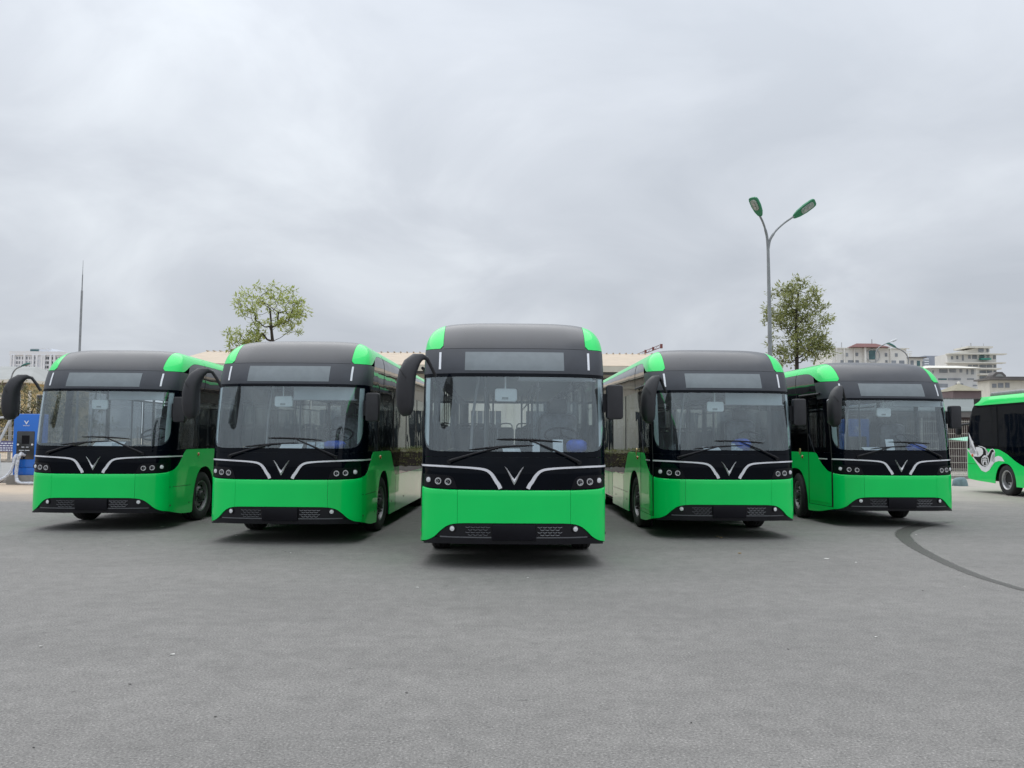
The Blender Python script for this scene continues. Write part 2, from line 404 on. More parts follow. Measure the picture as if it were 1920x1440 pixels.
AX1, AX2, ARCH = 2.22, 8.25, 0.68
def make_bus():
    root = empty('city_bus')
    S_seam, S_tip, S_ws = sx(0.735), sy(0.37), sx(1.212)
    zg_top = mono([(0, 1.015), (sx(0.7), 1.017), (sx(1.1), 1.026), (sy(0.37), 1.05), (sy(0.55), 1.085), (sy(0.70), 1.145), (sy(0.89), 1.275), (sy(1.06), 1.41), (sy(1.14), 1.446), (sy(1.2), 1.448)])
    zg_bot = mono([(0, 0.592), (sx(0.6), 0.590), (sx(0.735), 0.584), (sx(0.80), 0.574), (sx(0.871), 0.548), (sx(0.95), 0.49), (sx(1.05), 0.395), (sx(1.15), 0.345), (sy(0.37), 0.328), (sy(0.6), 0.29), (sy(1.0), 0.24), (sy(1.4), 0.222)])
    zg_door = mono([(sy(0.42), 1.062), (sy(0.52), 1.075), (sy(0.65), 1.13), (sy(0.89), 1.26), (sy(1.08), 1.425), (sy(1.14), 1.448), (sy(1.2), 1.45)])
    def arch(y, ax, base):
        d = abs(y-ax)/ARCH
        return base if d >= 1 else base + (1.09-base)*(1-d**2.5)**0.5
    # ---- front bumper panels
    patch('bumper_panel', 'green', lin(-S_seam+0.002, S_seam-0.002, 28), lambda s: zg_bot(abs(s)), lambda s: zg_top(abs(s)), root, off=0.006, th=0.03, bev=0.026)
    for sg in (-1, 1):
        patch('bumper_corner', 'green', lin(S_seam+0.002, S_tip-0.002, 22), zg_bot, zg_top, root, flip=sg, off=0.006, th=0.03, bev=0.026)
    # ---- lower bumper, black
    lip = mono([(0, 0.345), (sx(0.9), 0.342), (sx(1.15), 0.325), (S_tip, 0.315)])
    cs = lin(-sx(1.16), sx(1.16), 40)
    patch('lower_bumper', 'bumper_black', cs, lambda s: min(0.40, zg_bot(abs(s))-0.006), lambda s: zg_bot(abs(s))-0.003, root, off=-0.012)
    patch('bumper_lip', 'bumper_black', lin(-sx(1.18), sx(1.18), 40), lambda s: lip(abs(s))-0.02, lambda s: min(0.398, zg_bot(abs(s))-0.012), root, off=0.012, th=0.10)
    for sg in (-1, 1):
        ribbon('bumper_trim', 'trim_grey', [(s, 0.408-0.01*max(0, s-0.9)) for s in lin(sx(0.29), sx(0.96), 14)], 0.016, root, off=0.008, flip=sg)
        g = MB()   # scalloped grille mesh
        for r_ in range(4):
            z = 0.541-0.033*r_
            for k in range(5):
                x0 = 0.305+0.066*k+(0.033 if r_ % 2 else 0)
                if x0+0.06 > 0.655: continue
                pts = []
                for q in range(6):
                    t = q/5; s = sx(x0+0.058*t); pts.append(PO(sg*s, z-0.010*math.sin(math.pi*t), 0.001))
                g.tube(pts, 0.0055, 5)
        tag(g.build('grille', 'trim_grey', root, 40), kind='stuff')
        fo = empty_part = MB().lathe([(-0.02, 0.045), (0.004, 0.047), (0.008, 0.043), (0.008, 0.034)], 20, 'Y', caps=False)
        f = fo.build('fog_lamp', 'bumper_black', root, 30)
        c = PO(sg*sx(0.80), 0.516, 0.0); nrm = PN(sg*sx(0.80), 0.516)
        q = nrm.to_track_quat('Y', 'Z')
        f.location = c; f.rotation_euler = q.to_euler()
        ln = MB().lathe([(-0.004, 0.032), (0.006, 0.030), (0.011, 0.016), (0.012, 0.001)], 18, 'Y').build('lens', 'lens', f, 40)
        MB().lathe([(0.004, 0.0335), (0.009, 0.0335), (0.009, 0.029), (0.004, 0.029)], 18, 'Y', caps=False).build('ring', 'chrome', f, 40)
    MB().rbox(-0.283, 0.283, -0.022, 0.006, 0.372, 0.574, 0.012).build('number_plate', 'plate_black', root, 40)
    # ---- black mask with lights and emblem
    zm = lambda s: zg_top(abs(s))+0.003
    sm = lin(-sy(0.415), sy(0.415), 60)
    patch('front_mask', 'mask_black', sm, zm, 1.440, root, off=-0.004)
    patch('cowl', 'mask_black', lin(-sx(1.212), sx(1.212), 50), 1.446, lambda s: GL(abs(s))-0.002, root, off=-0.004, dz=0.05)
    for sg in (-1, 1):
        xs = [(-1.225, 1.326), (-1.1, 1.3235), (-0.947, 1.319), (-0.744, 1.311), (-0.6, 1.304), (-0.476, 1.294), (-0.40, 1.283), (-0.345, 1.263), (-0.305, 1.232), (-0.27, 1.188), (-0.235, 1.13), (-0.20, 1.083), (-0.178, 1.036)]
        pts = [(sy(0.93), 1.325), (sy(0.7), 1.326), (sy(0.5), 1.326)] + [(sx(-x), z) for x, z in xs]
        if sg < 0: pts = pts[3:]
        wd = [0.024]*(len(pts)-8) + [0.027, 0.030, 0.034, 0.039, 0.044, 0.047, 0.049, 0.050]
        # smooth the path
        fx = mono([(i, p[0]) for i, p in enumerate(pts)]); fz = mono([(i, p[1]) for i, p in enumerate(pts)]); fw = mono([(i, w) for i, w in enumerate(wd)])
        tt = lin(0, len(pts)-1, (len(pts)-1)*3)
        ribbon('wing_stripe', 'stripe_white', [(fx(t), fz(t)) for t in tt], [fw(t) for t in tt], root, off=0.006, flip=sg)
        hp = mono([(sx(0.742), 1.03), (sx(0.752), 1.07), (sx(0.785), 1.15), (sx(0.83), 1.193), (sx(0.90), 1.203), (sx(1.0), 1.208), (sx(1.2), 1.214)])
        patch('headlight_panel', 'plate_black', lin(sx(0.745), sx(1.205), 24), lambda s: 1.036+0.02*max(0, s-sx(0.9)), hp, root, off=0.002, th=0.005, flip=sg)
        for x, z, ty in ((1.126, 1.139, 0), (0.992, 1.124, 1), (0.86, 1.118, 2)):
            s = sg*sx(x); c = PO(s, z, 0.004); nrm = PN(s, z); nrm = (nrm*0.55 + Vector((0, -1, 0))*0.45).normalized()
            h = MB().lathe([(-0.03, 0.047), (0.010, 0.047), (0.014, 0.043), (0.006, 0.036), (-0.012, 0.034), (-0.012, 0.001)], 24, 'Y', caps=False).build('headlight', 'bumper_black' if ty == 0 else 'rim', root, 35)
            h.location = c; h.rotation_euler = nrm.to_track_quat('Y', 'Z').to_euler()
            if ty == 0:
                MB().lathe([(-0.010, 0.036), (0.006, 0.034), (0.012, 0.022), (0.013, 0.001)], 20, 'Y').build('lens', 'lens', h, 50)
            else:
                MB().lathe([(-0.010, 0.034), (0.000, 0.031), (-0.006, 0.016), (0.006, 0.012), (0.008, 0.001)], 20, 'Y').build('lens', 'lens_grey', h, 50)
                MB().lathe([(0.002, 0.040), (0.015, 0.041), (0.015, 0.033), (0.002, 0.033)], 22, 'Y', caps=False).build('ring', 'chrome', h, 40)
                MB().rbox(-0.026, 0.026, -0.002, 0.009, -0.006, 0.006, 0.004).build('divider', 'plate_black', h, 40)
    em = MB()     # V-shaped emblem
    def fp(x, z, o): return PO(sx(abs(x))*(1 if x >= 0 else -1), z, o)
    for sg in (-1, 1):
        o_ = [(-0.128, 1.322), (-0.098, 1.275), (-0.062, 1.205), (-0.030, 1.135), (0, 1.080)]
        i_ = [(-0.116, 1.318), (-0.074, 1.268), (-0.040, 1.213), (-0.015, 1.178), (0, 1.160)]
        rows = []
        for (ax, az), (bx_, bz) in zip(o_, i_):
            m_ = ((ax+bx_)/2, (az+bz)/2)
            rows.append((fp(sg*ax, az, 0.0), fp(sg*m_[0], m_[1], 0.024), fp(sg*bx_, bz, 0.0)))
        vs = [v for r_ in rows for v in r_]
        em.add(vs, [(3*i+k, 3*i+k+1, 3*i+k+4, 3*i+k+3) for i in range(4) for k in range(2)] + [(3*i, 3*i+3, 3*i+5, 3*i+2) for i in range(4)])
    em.build('emblem', 'emblem_silver', root)
    # ---- windscreen and upper front
    patch('windscreen', 'windscreen', lin(-S_ws, S_ws, 60), lambda s: GL(abs(s)), 2.508, root, off=-0.002, th=0.004, dz=0.08)
    patch('windscreen_header', 'mask_black', lin(-sy(0.5), sy(0.5), 40), 2.511, 2.551, root, off=-0.001, dz=0.03)
    for sg in (-1, 1):
        patch('front_pillar', 'mask_black', lin(S_ws+0.002, sy(0.415 if sg < 0 else 0.60), 10), 1.444, 2.509, root, off=-0.003, flip=sg, dz=0.09)
    for sg in (-1, 1):
        patch('pillar_trim', 'cabin_pale', lin(sx(1.15), S_ws-0.003, 5), lambda s: GL(s)+0.03, 2.50, root, off=-0.014, th=0.006, flip=sg, dz=0.09)
    patch('destination_fascia', 'fascia_dark', lin(-sy(0.85), sy(0.85), 60), 2.555, 2.904, root, dz=0.05)
    patch('destination_sign', 'sign_face', lin(-sx(0.665), sx(0.665), 24), 2.592, 2.852, root, off=0.004, th=0.006, dz=0.05)
    for sg in (-1, 1):
        ribbon('marker_light', 'marker_white', [(sx(1.004), 2.612), (sx(1.005), 2.73), (sx(1.007), 2.853)], 0.032, root, off=0.008, th=0.010, flip=sg)
    # ---- roof
    zr = [2.909, 2.94, 2.97, 3.0, 3.03, 3.06, 3.09, 3.12, 3.15, 3.18, 3.21, 3.24, 3.27, 3.295, 3.315, 3.33, 3.345, 3.358, 3.37, 3.38, 3.388, 3.394, 3.399]
    cols = lin(-AC[60], AC[60], 60) 
    back = [AC[60]+d for d in (0.25, 0.5, 0.8, 1.2, 1.6, 2.0, 2.6, 4, 6, 8, 10, YE-PL[60][1])]
    def zgl(s):
        return ZGL(s)
    cfull = [-b for b in reversed(back)] + cols + back
    rows = [[(P(s, z), PN(s, z)) for s in cfull] for z in zr]
    me = grid(rows, 0.014).mesh('roof_panel')
    bm = bmesh.new(); bm.from_mesh(me)
    for sg in (-1, 1):
        bmesh.ops.bisect_plane(bm, geom=bm.verts[:]+bm.edges[:]+bm.faces[:], plane_co=(sg*0.972, 0, 0), plane_no=(sg, 0, 0), clear_outer=True)
    bm.to_mesh(me); bm.free()
    link('roof_panel', me, 'roof_dark', root, 30)
    for sg in (-1, 1):
        cg = lin(sx(0.955), AC[60], 34) + lin(AC[60], sy(2.2), 26)[1:] + [sy(y) for y in (2.6, 3.2, 4, 6, 8, 10, YE)]
        ztop = 3.365
        rows = []
        for i in range(19):
            t = i/18
            rows.append([((P(sg*s, ZGL(s)+(ztop-ZGL(s))*t**0.8)), PN(sg*s, ZGL(s)+(ztop-ZGL(s))*t**0.8)) for s in cg])
        rows = [[(p+n*0.001, n) for p, n in r_] for r_ in rows]
        me = grid(rows, 0.014).mesh('roof_shoulder')
        bm = bmesh.new(); bm.from_mesh(me)
        bmesh.ops.bisect_plane(bm, geom=bm.verts[:]+bm.edges[:]+bm.faces[:], plane_co=(sg*0.976, 0, 0), plane_no=(-sg, 0, 0), clear_outer=True)
        # rounded lower inner corner
        bmesh.ops.bisect_plane(bm, geom=bm.verts[:]+bm.edges[:]+bm.faces[:], plane_co=(sg*0.976, 0, 2.955), plane_no=(-sg*0.75, 0, -0.66), clear_outer=True)
        bm.to_mesh(me); bm.free()
        link('roof_shoulder', me, 'green', root, 30)
        # filler under the cut corner
        patch('roof_corner_fill', 'roof_dark', lin(sx(0.955), sx(1.06), 6), 2.907, 2.965, root, off=-0.006, flip=sg)
        # dark cove between windows and roof shoulder
        cc = lin(sy(0.855), sy(2.2), 26) + [sy(y) for y in (2.6, 3.2, 4, 6, 8, 10, YE)]
        patch('roof_cove', 'black_gloss', cc, 2.60, lambda s: ZGL(s)-0.004, root, off=-0.001, flip=sg, dz=0.06)
        ribbon('roof_joint', 'under', [(sy(2.0), z) for z in lin(2.63, 3.32, 10)], 0.012, root, off=0.003, flip=sg)
    # ---- sides
    for sg in (-1, 1):
        door = sg < 0
        # skirt in front of / around the front wheel
        y0 = 0.374 if not door else 1.478
        ys = [y for y in lin(y0, 1.50, 10 if not door else 2)] + [AX1-ARCH+0.0005+1.36*(0.5-0.5*math.cos(math.pi*i/26)) for i in range(27)] + [2.95, 3.0, 3.1, 3.2, 3.3, 3.4, 3.5, 3.6]
        ys = sorted(set(round(y, 4) for y in ys))
        zhi = mono([(1.3, 1.45), (2.7, 1.45), (2.95, 1.43), (3.25, 1.2), (3.5, 1.0), (3.6, 0.96)])
        def zlo(s):
            y = plan(s)[1]
            return arch(y, AX1, zg_bot(s) if y < AX1 else 0.24)
        def zup(s):
            y = plan(s)[1]
            return zg_top(s) if y < 1.3 else zhi(y)
        patch('side_skirt', 'green', [sy(y) for y in ys], zlo, zup, root, flip=sg, dz=0.09)
        ys2 = lin(3.604, AX2-ARCH, 6) + [AX2-ARCH+0.0005+1.36*(0.5-0.5*math.cos(math.pi*i/22)) for i in range(23)] + lin(AX2+ARCH+0.02, YE, 4)
        ys2 = sorted(set(round(y, 4) for y in ys2))
        segs = [ys2] if not door else [[y for y in ys2 if y <= 5.2] + [5.2], [6.5] + [y for y in ys2 if y >= 6.5]]
        for sgm in segs:
            patch('rear_skirt', 'green_skirt', [sy(y) for y in sgm], lambda s: max(arch(plan(s)[1], AX2, 0.24), 0.24) if plan(s)[1] < AX2+ARCH else 0.30, 0.96, root, flip=sg, dz=0.12)
        # black waist band above the green
        yb = [2.7, 2.85, 2.95, 3.1, 3.25, 3.4, 3.5, 3.6]
        segs = [yb + [5.2 if door else YE]] + ([[6.5, YE]] if door else [])
        for k, sgm in enumerate(segs):
            patch('waist_panel', 'black_gloss', [sy(y) for y in sgm], (lambda s: (zhi(plan(s)[1]) if plan(s)[1] < 3.6 else 0.96)+0.003), 1.462, root, off=-0.001, flip=sg, dz=0.12)
        if not door:
            patch('corner_mask', 'mask_black', lin(sy(0.418), sy(1.16), 16), lambda s: zg_top(s)+0.003, 1.449, root, off=-0.004, flip=sg)
            wins = [(0.66, 1.50), (1.55, 3.25), (3.30, 4.95), (5.0, 6.65), (6.7, 8.35), (8.4, 10.0), (10.05, 11.5)]
        else:
            wins = [(1.53, 3.25), (3.30, 5.12), (6.58, 8.25), (8.30, 10.0), (10.05, 11.5)]
        for k, (a, b) in enumerate(wins):
            n = 10 if a < 2 else 3
            patch('side_window', 'door_glass' if (not door and k == 0) else 'side_glass', [sy(y) for y in lin(a, b, n)], 1.466, 2.598, root, off=-0.002, th=0.005, flip=sg, dz=0.12)
        edges = [0.605 if not door else 1.478] + [v for w in wins for v in w] + ([YE])
        pil = []
        prev = edges[0]
        for a, b in wins:
            pil.append((prev, a)); prev = b
        pil.append((prev, YE))
        for a, b in pil[1:]:
            if a < 0.7: continue
            ribbon('window_seal', 'under', [(sy(min(a+0.025, YE-0.02)), z) for z in lin(1.47, 2.59, 4)], 0.03, root, off=0.004, th=0.008, flip=sg)
        for a, b in pil:
            if door and a < 5.3 < b: continue
            patch('window_post', 'black_gloss', [sy(y) for y in lin(a-0.02 if a > 1.6 else a, b+0.02, 2)], 1.462, 2.600, root, off=-0.012, th=0.05, flip=sg, dz=0.2)
        # side lamp and small hardware
        o = MB().lathe([(-0.004, 0.034), (0.008, 0.034), (0.020, 0.026), (0.026, 0.012), (0.027, 0.001)], 14, 'X').build('side_marker', 'orange', root, 50)
        o.location = P(sg*sy(1.80), 1.345); o.rotation_euler = (0, 0, 0 if sg > 0 else math.pi)
        if door:
            o = MB().lathe([(-0.002, 0.042), (0.010, 0.040), (0.014, 0.028), (0.010, 0.020)], 16, 'X').build('door_button', 'brass', root, 40)
            o.location = P(sg*sy(1.93), 1.46); o.rotation_euler = (0, 0, math.pi); o.scale = (1, 1, 1.6)
        for y, z in ((0.42, 0.43), (1.35, 0.42), (3.15, 0.47), (4.7, 0.47)):
            if door and y < 1.5: continue
            q = MB().lathe([(-0.002, 0.016), (0.005, 0.016), (0.006, 0.010)], 10, 'X').build('latch', 'rim_dark', root, 40)
            q.location = P(sg*sy(y), z); q.rotation_euler = (0, 0, 0 if sg > 0 else math.pi)
        ribbon('panel_joint', 'under', [(sy(y), 0.77-0.01*y) for y in lin(0.38, 1.42, 8)] if not door else [(sy(y), 0.62) for y in lin(3.0, 5.1, 4)], 0.008, root, off=0.001, th=0.004, flip=sg)
        ribbon('panel_joint', 'under', [(sy(3.58), z) for z in lin(0.26, 0.95, 5)], 0.008, root, off=0.001, th=0.004, flip=sg)
    # ---- front door (image-left side) and middle door
    cd = lin(sy(0.425), sy(1.472), 24)
    fd = patch('front_door', 'green', cd, 0.375, lambda s: zg_door(s), root, flip=-1, dz=0.1)
    patch('upper_panel', 'mask_black', lin(sy(0.425), sy(1.16), 16), lambda s: zg_door(s)+0.003, 1.45, fd, off=-0.002, flip=-1)
    patch('door_frame', 'black_gloss', lin(sy(0.425), sy(0.57), 4), 1.452, 2.66, fd, off=-0.002, flip=-1, dz=0.1)
    patch('door_frame', 'black_gloss', lin(sy(1.38), sy(1.472), 3), 1.452, 2.66, fd, off=-0.002, flip=-1, dz=0.1)
    patch('door_frame', 'black_gloss', lin(sy(0.575), sy(1.375), 10), 1.452, 1.56, fd, off=-0.002, flip=-1)
    patch('door_glass', 'door_glass', lin(sy(0.575), sy(1.375), 10), 1.562, 2.595, fd, off=-0.006, th=0.005, flip=-1, dz=0.12)
    ribbon('seal', 'fascia_dark', [(sy(1.15), 1.44), (sy(1.25), 1.60), (sy(1.42), 1.83)], 0.022, fd, off=0.006, flip=-1)
    ribbon('lower_rail', 'green', [(sy(y), 0.45) for y in lin(0.44, 1.46, 10)], 0.02, fd, off=0.006, flip=-1)
    ribbon('door_stripe', 'stripe_white', [(sy(y), 1.325) for y in lin(0.56, 0.95, 6)], 0.022, fd, off=0.006, flip=-1)
    patch('door_sill', 'green', lin(sy(0.374), sy(1.474), 14), lambda s: zg_bot(s), 0.365, root, off=0.006, flip=-1)
    ribbon('door_gap', 'under', [(sy(1.475), z) for z in lin(0.30, 2.66, 14)], 0.022, root, off=0.003, flip=-1)
    ribbon('door_gap', 'under', [(sy(0.398), z) for z in lin(0.36, 2.5, 14)], 0.03, root, off=0.001, flip=-1)
    rail_pts = [PO(-sy(y), 2.665, 0.03) for y in lin(0.62, 1.75, 6)]
    MB().tube(rail_pts, 0.022, 8).build('door_rail', 'bumper_black', root, 40)
    md = empty_mid = None
    for a, b in ((5.21, 5.845), (5.855, 6.49)):
        d = patch('middle_door', 'black_gloss', [sy(a), sy(b)], 0.375, 1.0, root, flip=-1, dz=0.2)
        patch('door_glass', 'side_glass', [sy(a+0.06), sy(b-0.06)], 1.003, 2.55, d, off=-0.004, th=0.005, flip=-1, dz=0.3)
        for p, q in ((a, a+0.06), (b-0.06, b)):
            patch('door_frame', 'black_gloss', [sy(p), sy(q)], 1.003, 2.60, d, flip=-1, dz=0.3)
        patch('lower_paint', 'green', [sy(a+0.02), sy(b-0.02)], 0.40, 0.94, d, off=0.003, th=0.004, flip=-1, dz=0.2)
    # ---- rear, floor, ceiling
    MB().box(-1.235, 1.235, YE-0.03, YE, 0.30, 1.55).build('rear_panel', 'black_gloss', root)
    MB().box(-1.235, 1.235, YE-0.03, YE, 2.64, 3.16).build('rear_header', 'black_gloss', root)
    for sg in (-1, 1): MB().box(1.0*sg if sg > 0 else -1.235, 1.235 if sg > 0 else -1.0, YE-0.03, YE, 1.552, 2.638).build('rear_post', 'black_gloss', root)
    MB().box(-0.998, 0.998, YE-0.02, YE-0.012, 1.552, 2.638).build('rear_window', 'rear_glass', root)
    prof = [P(sy(YE), z) for z in (3.162, 3.2, 3.26, 3.31, 3.345, 3.37, 3.39)]
    MB().poly([(-p.x, YE-0.02, p.z) for p in prof] + [(p.x, YE-0.02, p.z) for p in reversed(prof)], (0, 0.015, 0)).build('rear_dome', 'roof_dark', root)
    fl = MB().box(-1.21, 1.21, 0.5, 1.5, 0.30, 0.36).box(-0.80, 0.80, 1.5, 2.95, 0.30, 0.36).box(-1.21, 1.21, 2.95, YE-0.05, 0.30, 0.36)
    fl.build('floor_pan', 'under', root)
    MB().box(-1.2, 1.2, 6.9, YE-0.06, 0.37, 0.88).build('rear_platform', 'cabin_dark', root)
    MB().box(-1.12, 1.12, 0.95, YE-0.06, 2.70, 2.73).build('ceiling_liner', 'cabin_grey', root)
    for sg in (-1, 1):
        MB().box(sg*0.84 if sg > 0 else -1.19, 1.19 if sg > 0 else -0.84, AX1-0.62, AX1+0.66, 1.06, 1.12).build('wheel_box', 'cabin_dark', root)
    # ---- dashboard, driver place, seats
    db = MB()
    for x0, x1, zt in ((-1.12, 0.25, 1.485), (0.25, 1.12, 1.50)):
        db.rbox(x0, x1, 0.24, 0.95, 0.9, zt, 0.05)
    db.build('dashboard', 'dash', root, 40)
    st = MB()
    cw = Vector((0.685, 1.0, 1.735)); ang = R(28)
    ring = [cw + Vector((0.235*math.cos(t), 0.235*math.sin(t)*math.cos(ang), 0.235*math.sin(t)*math.sin(ang))) for t in lin(0, 2*math.pi, 28)]
    st.tube(ring, 0.017, 7, cap=False)
    for t in (R(90), R(215), R(325)):
        st.tube([cw, cw + Vector((0.235*math.cos(t), 0.235*math.sin(t)*math.cos(ang), 0.235*math.sin(t)*math.sin(ang)))], 0.016, 6)
    st.tube([cw, cw + Vector((0, -0.15, -0.40))], 0.035, 8)
    st.build('steering_wheel', 'bumper_black', root, 50)
    ds = MB().rbox(0.42, 0.95, 1.62, 1.78, 1.05, 2.05, 0.10).rbox(0.55, 0.82, 1.64, 1.76, 2.06, 2.30, 0.06).rbox(0.42, 0.95, 1.22, 1.75, 0.92, 1.06, 0.05)
    ds.build('driver_seat', 'seat', root, 40)
    MB().rbox(0.40, 0.97, 1.60, 1.80, 1.20, 2.07, 0.10).build('seat_wrapping', 'seat_wrap', root, 40)
    MB().box(0.30, 1.18, 1.95, 1.975, 0.40, 1.55).build('driver_partition', 'cabin_dark', root)
    MB().box(0.32, 1.18, 1.958, 1.966, 1.56, 2.25).build('partition_glass', 'door_glass', root)
    MB().rbox(-0.05, 0.28, 0.70, 0.92, 1.48, 1.60, 0.03).build('fare_box', 'cabin_dark', root, 40)
    seat0 = MB()
    def seat(sb, x, y, z):
        sb.rbox(x-0.205, x+0.205, y, y+0.08, z+0.36, z+1.02, 0.09)
        sb.rbox(x-0.205, x+0.205, y-0.38, y+0.03, z+0.36, z+0.44, 0.04)
        sb.box(x-0.04, x+0.04, y-0.22, y-0.12, z, z+0.37)
        arc = [(x-0.16, y+0.05, z+0.98), (x-0.155, y+0.055, z+1.06), (x-0.12, y+0.06, z+1.11), (x, y+0.06, z+1.125), (x+0.12, y+0.06, z+1.11), (x+0.155, y+0.055, z+1.06), (x+0.16, y+0.05, z+0.98)]
        sb.tube(arc, 0.016, 6)
    spots = []
    for y in (3.5, 4.3, 7.3, 8.1, 8.9, 9.7): spots += [(sg*x, y, 0.88 if y > 6.9 else 0.37) for sg in (-1, 1) for x in (0.96, 0.53)]
    spots += [(x, 11.2, 0.98) for x in (-0.88, -0.44, 0, 0.44, 0.88)]
    base = MB(); seat(base, 0, 0, 0); me0 = base.mesh('passenger_seat'); me0.materials.append(M['seat']); smooth_mesh(me0, 40)
    for x, y, z in spots:
        o = bpy.data.objects.new('passenger_seat', me0); COL.objects.link(o); o.parent = root; o.location = (x, y, z)
    for x, y in ((-0.42, 2.6), (0.42, 2.6), (-0.42, 4.9), (0.42, 4.9), (-0.42, 6.75), (0.42, 6.75), (-0.33, 8.5), (0.33, 8.5)):
        MB().tube([(x, y, 0.38), (x, y, 2.69)], 0.019, 8).build('handrail_pole', 'rail', root, 50)
    for x in (-0.42, 0.42):
        MB().tube([(x, 1.9, 2.45), (x, 10.9, 2.45)], 0.017, 8).build('ceiling_rail', 'rail', root, 50)
    MB().tube([(-0.62, 1.15, 0.40), (-0.60, 1.15, 1.55), (-0.58, 1.14, 2.0), (-0.48, 1.12, 2.69)], 0.020, 8).build('entry_rail', 'rail', root, 50)
    im = MB().rbox(-0.262, 0.040, 0.42, 0.47, 2.185, 2.365, 0.035).build('interior_mirror', 'mirror_white', root, 40)
    MB().tube([(-0.12, 0.445, 2.35), (-0.12, 0.44, 2.47), (-0.12, 0.43, 2.56)], 0.012, 8).build('stem', 'mirror_white', im, 40)
    MB().box(-0.165, -0.080, 0.415, 0.4195, 2.215, 2.245).build('label_plate', 'mirror_label', im)
    # ---- wipers
    def gp(x, z, o): return PO(sx(abs(x))*(1 if x >= 0 else -1), z, o)
    for piv, elb, b0, b1 in (((-0.838, 1.381), (-0.20, 1.565), (-0.592, 1.532), (0.252, 1.596)), ((0.84, 1.377), (0.21, 1.657), (-0.231, 1.672), (0.622, 1.642))):
        mid = ((piv[0]+elb[0])/2, (piv[1]+elb[1])/2+0.008)
        w = MB().tube([gp(*piv, 0.03), gp(piv[0]*0.93+elb[0]*0.07, piv[1]*0.93+elb[1]*0.07, 0.045), gp(*mid, 0.052), gp(*elb, 0.035)], [0.024, 0.022, 0.014, 0.009], 8)
        w.lathe([(0, 0.03), (0.03, 0.03), (0.04, 0.02)], 12, 'Y', o=gp(*piv, 0.03) - Vector((0, 0.02, 0)))
        wo = w.build('wiper', 'bumper_black', root, 50)
        pts = [gp(b0[0]+(b1[0]-b0[0])*t, b0[1]+(b1[1]-b0[1])*t + 0.012*math.sin(math.pi*t), 0.022) for t in lin(0, 1, 8)]
        MB().tube(pts, [0.006, 0.011, 0.012, 0.013, 0.015, 0.013, 0.012, 0.011, 0.006], 6).build('blade', 'bumper_black', wo, 50)
    # ---- outside mirrors
    spine = [(-1.045, 0.13, 2.50), (-1.10, 0.09, 2.62), (-1.155, 0.03, 2.725), (-1.215, -0.04, 2.738), (-1.285, -0.10, 2.70), (-1.345, -0.14, 2.62), (-1.385, -0.165, 2.51), (-1.405, -0.17, 2.37), (-1.41, -0.17, 2.22), (-1.405, -0.16, 2.10), (-1.395, -0.155, 2.02), (-1.385, -0.15, 1.97)]
    rx = [0.02, 0.022, 0.026, 0.042, 0.08, 0.105, 0.114, 0.119, 0.118, 0.110, 0.09, 0.05]
    ry = [0.025, 0.03, 0.035, 0.05, 0.085, 0.12, 0.14, 0.15, 0.15, 0.14, 0.115, 0.06]
    mm = MB()
    n = 18; ringv = []
    for i, p in enumerate(spine):
        p = Vector(p)
        d = Vector(spine[min(i+1, len(spine)-1)]) - Vector(spine[max(i-1, 0)]); d.normalize()
        b = Vector((0, 1, 0)); b = (b - d*b.dot(d)).normalized(); a = b.cross(d).normalized()
        for k in range(n):
            t = 2*math.pi*k/n; ct, st_ = math.cos(t), math.sin(t)
            q = 0.72
            ringv.append(p + a*rx[i]*(abs(ct)**q)*(1 if ct >= 0 else -1) + b*ry[i]*(abs(st_)**q)*(1 if st_ >= 0 else -1))
    m_ = len(spine)
    mm.add(ringv, [(i*n+k, i*n+(k+1) % n, (i+1)*n+(k+1) % n, (i+1)*n+k) for i in range(m_-1) for k in range(n)] + [tuple(range(n))[::-1], tuple((m_-1)*n+k for k in range(n))])
    mo = mm.build('entry_mirror', 'mirror_plastic', root, 50)
    MB().rbox(-1.485, -1.325, -0.012, 0.004, 2.02, 2.52, 0.06).build('mirror_glass', 'mirror_glass', mo, 40)
    MB().tube([(-1.475, -0.30, 2.56), (-1.43, -0.325, 2.50), (-1.385, -0.325, 2.44)], 0.004, 5).build('groove', 'under', mo)
    rm = MB().rbox(1.252, 1.470, 0.34, 0.50, 1.955, 2.42, 0.035).build('driver_mirror', 'mirror_plastic', root, 40)
    MB().rbox(1.29, 1.46, 0.497, 0.504, 1.975, 2.40, 0.03).build('mirror_glass', 'mirror_glass', rm, 40)
    MB().box(1.205, 1.30, 0.41, 0.46, 2.05, 2.30).build('bracket', 'bumper_black', rm)
    # ---- wheels
    for ax, sg, front in ((AX1, 1, 1), (AX1, -1, 1), (AX2, 1, 0), (AX2, -1, 0)):
        hw = 0.14 if front else 0.29
        prof = [(-hw*0.86, 0.30), (-hw*0.98, 0.33), (-hw, 0.40), (-hw*0.95, 0.46), (-hw*0.8, 0.486), (-hw*0.55, 0.492), (-hw*0.50, 0.483), (-hw*0.42, 0.483), (-hw*0.38, 0.494), (-0.012, 0.496), (-0.008, 0.486), (0.008, 0.486), (0.012, 0.496), (hw*0.38, 0.494), (hw*0.42, 0.483), (hw*0.5, 0.483), (hw*0.55, 0.492), (hw*0.8, 0.486), (hw*0.95, 0.46), (hw, 0.40), (hw*0.98, 0.33), (hw*0.86, 0.30)]
        t = MB().lathe(prof, 40, 'X', caps=False).build('wheel', 'tyre', root, 50)
        t.location = (sg*(1.075 if front else 0.93), ax, 0.494)
        fx = sg
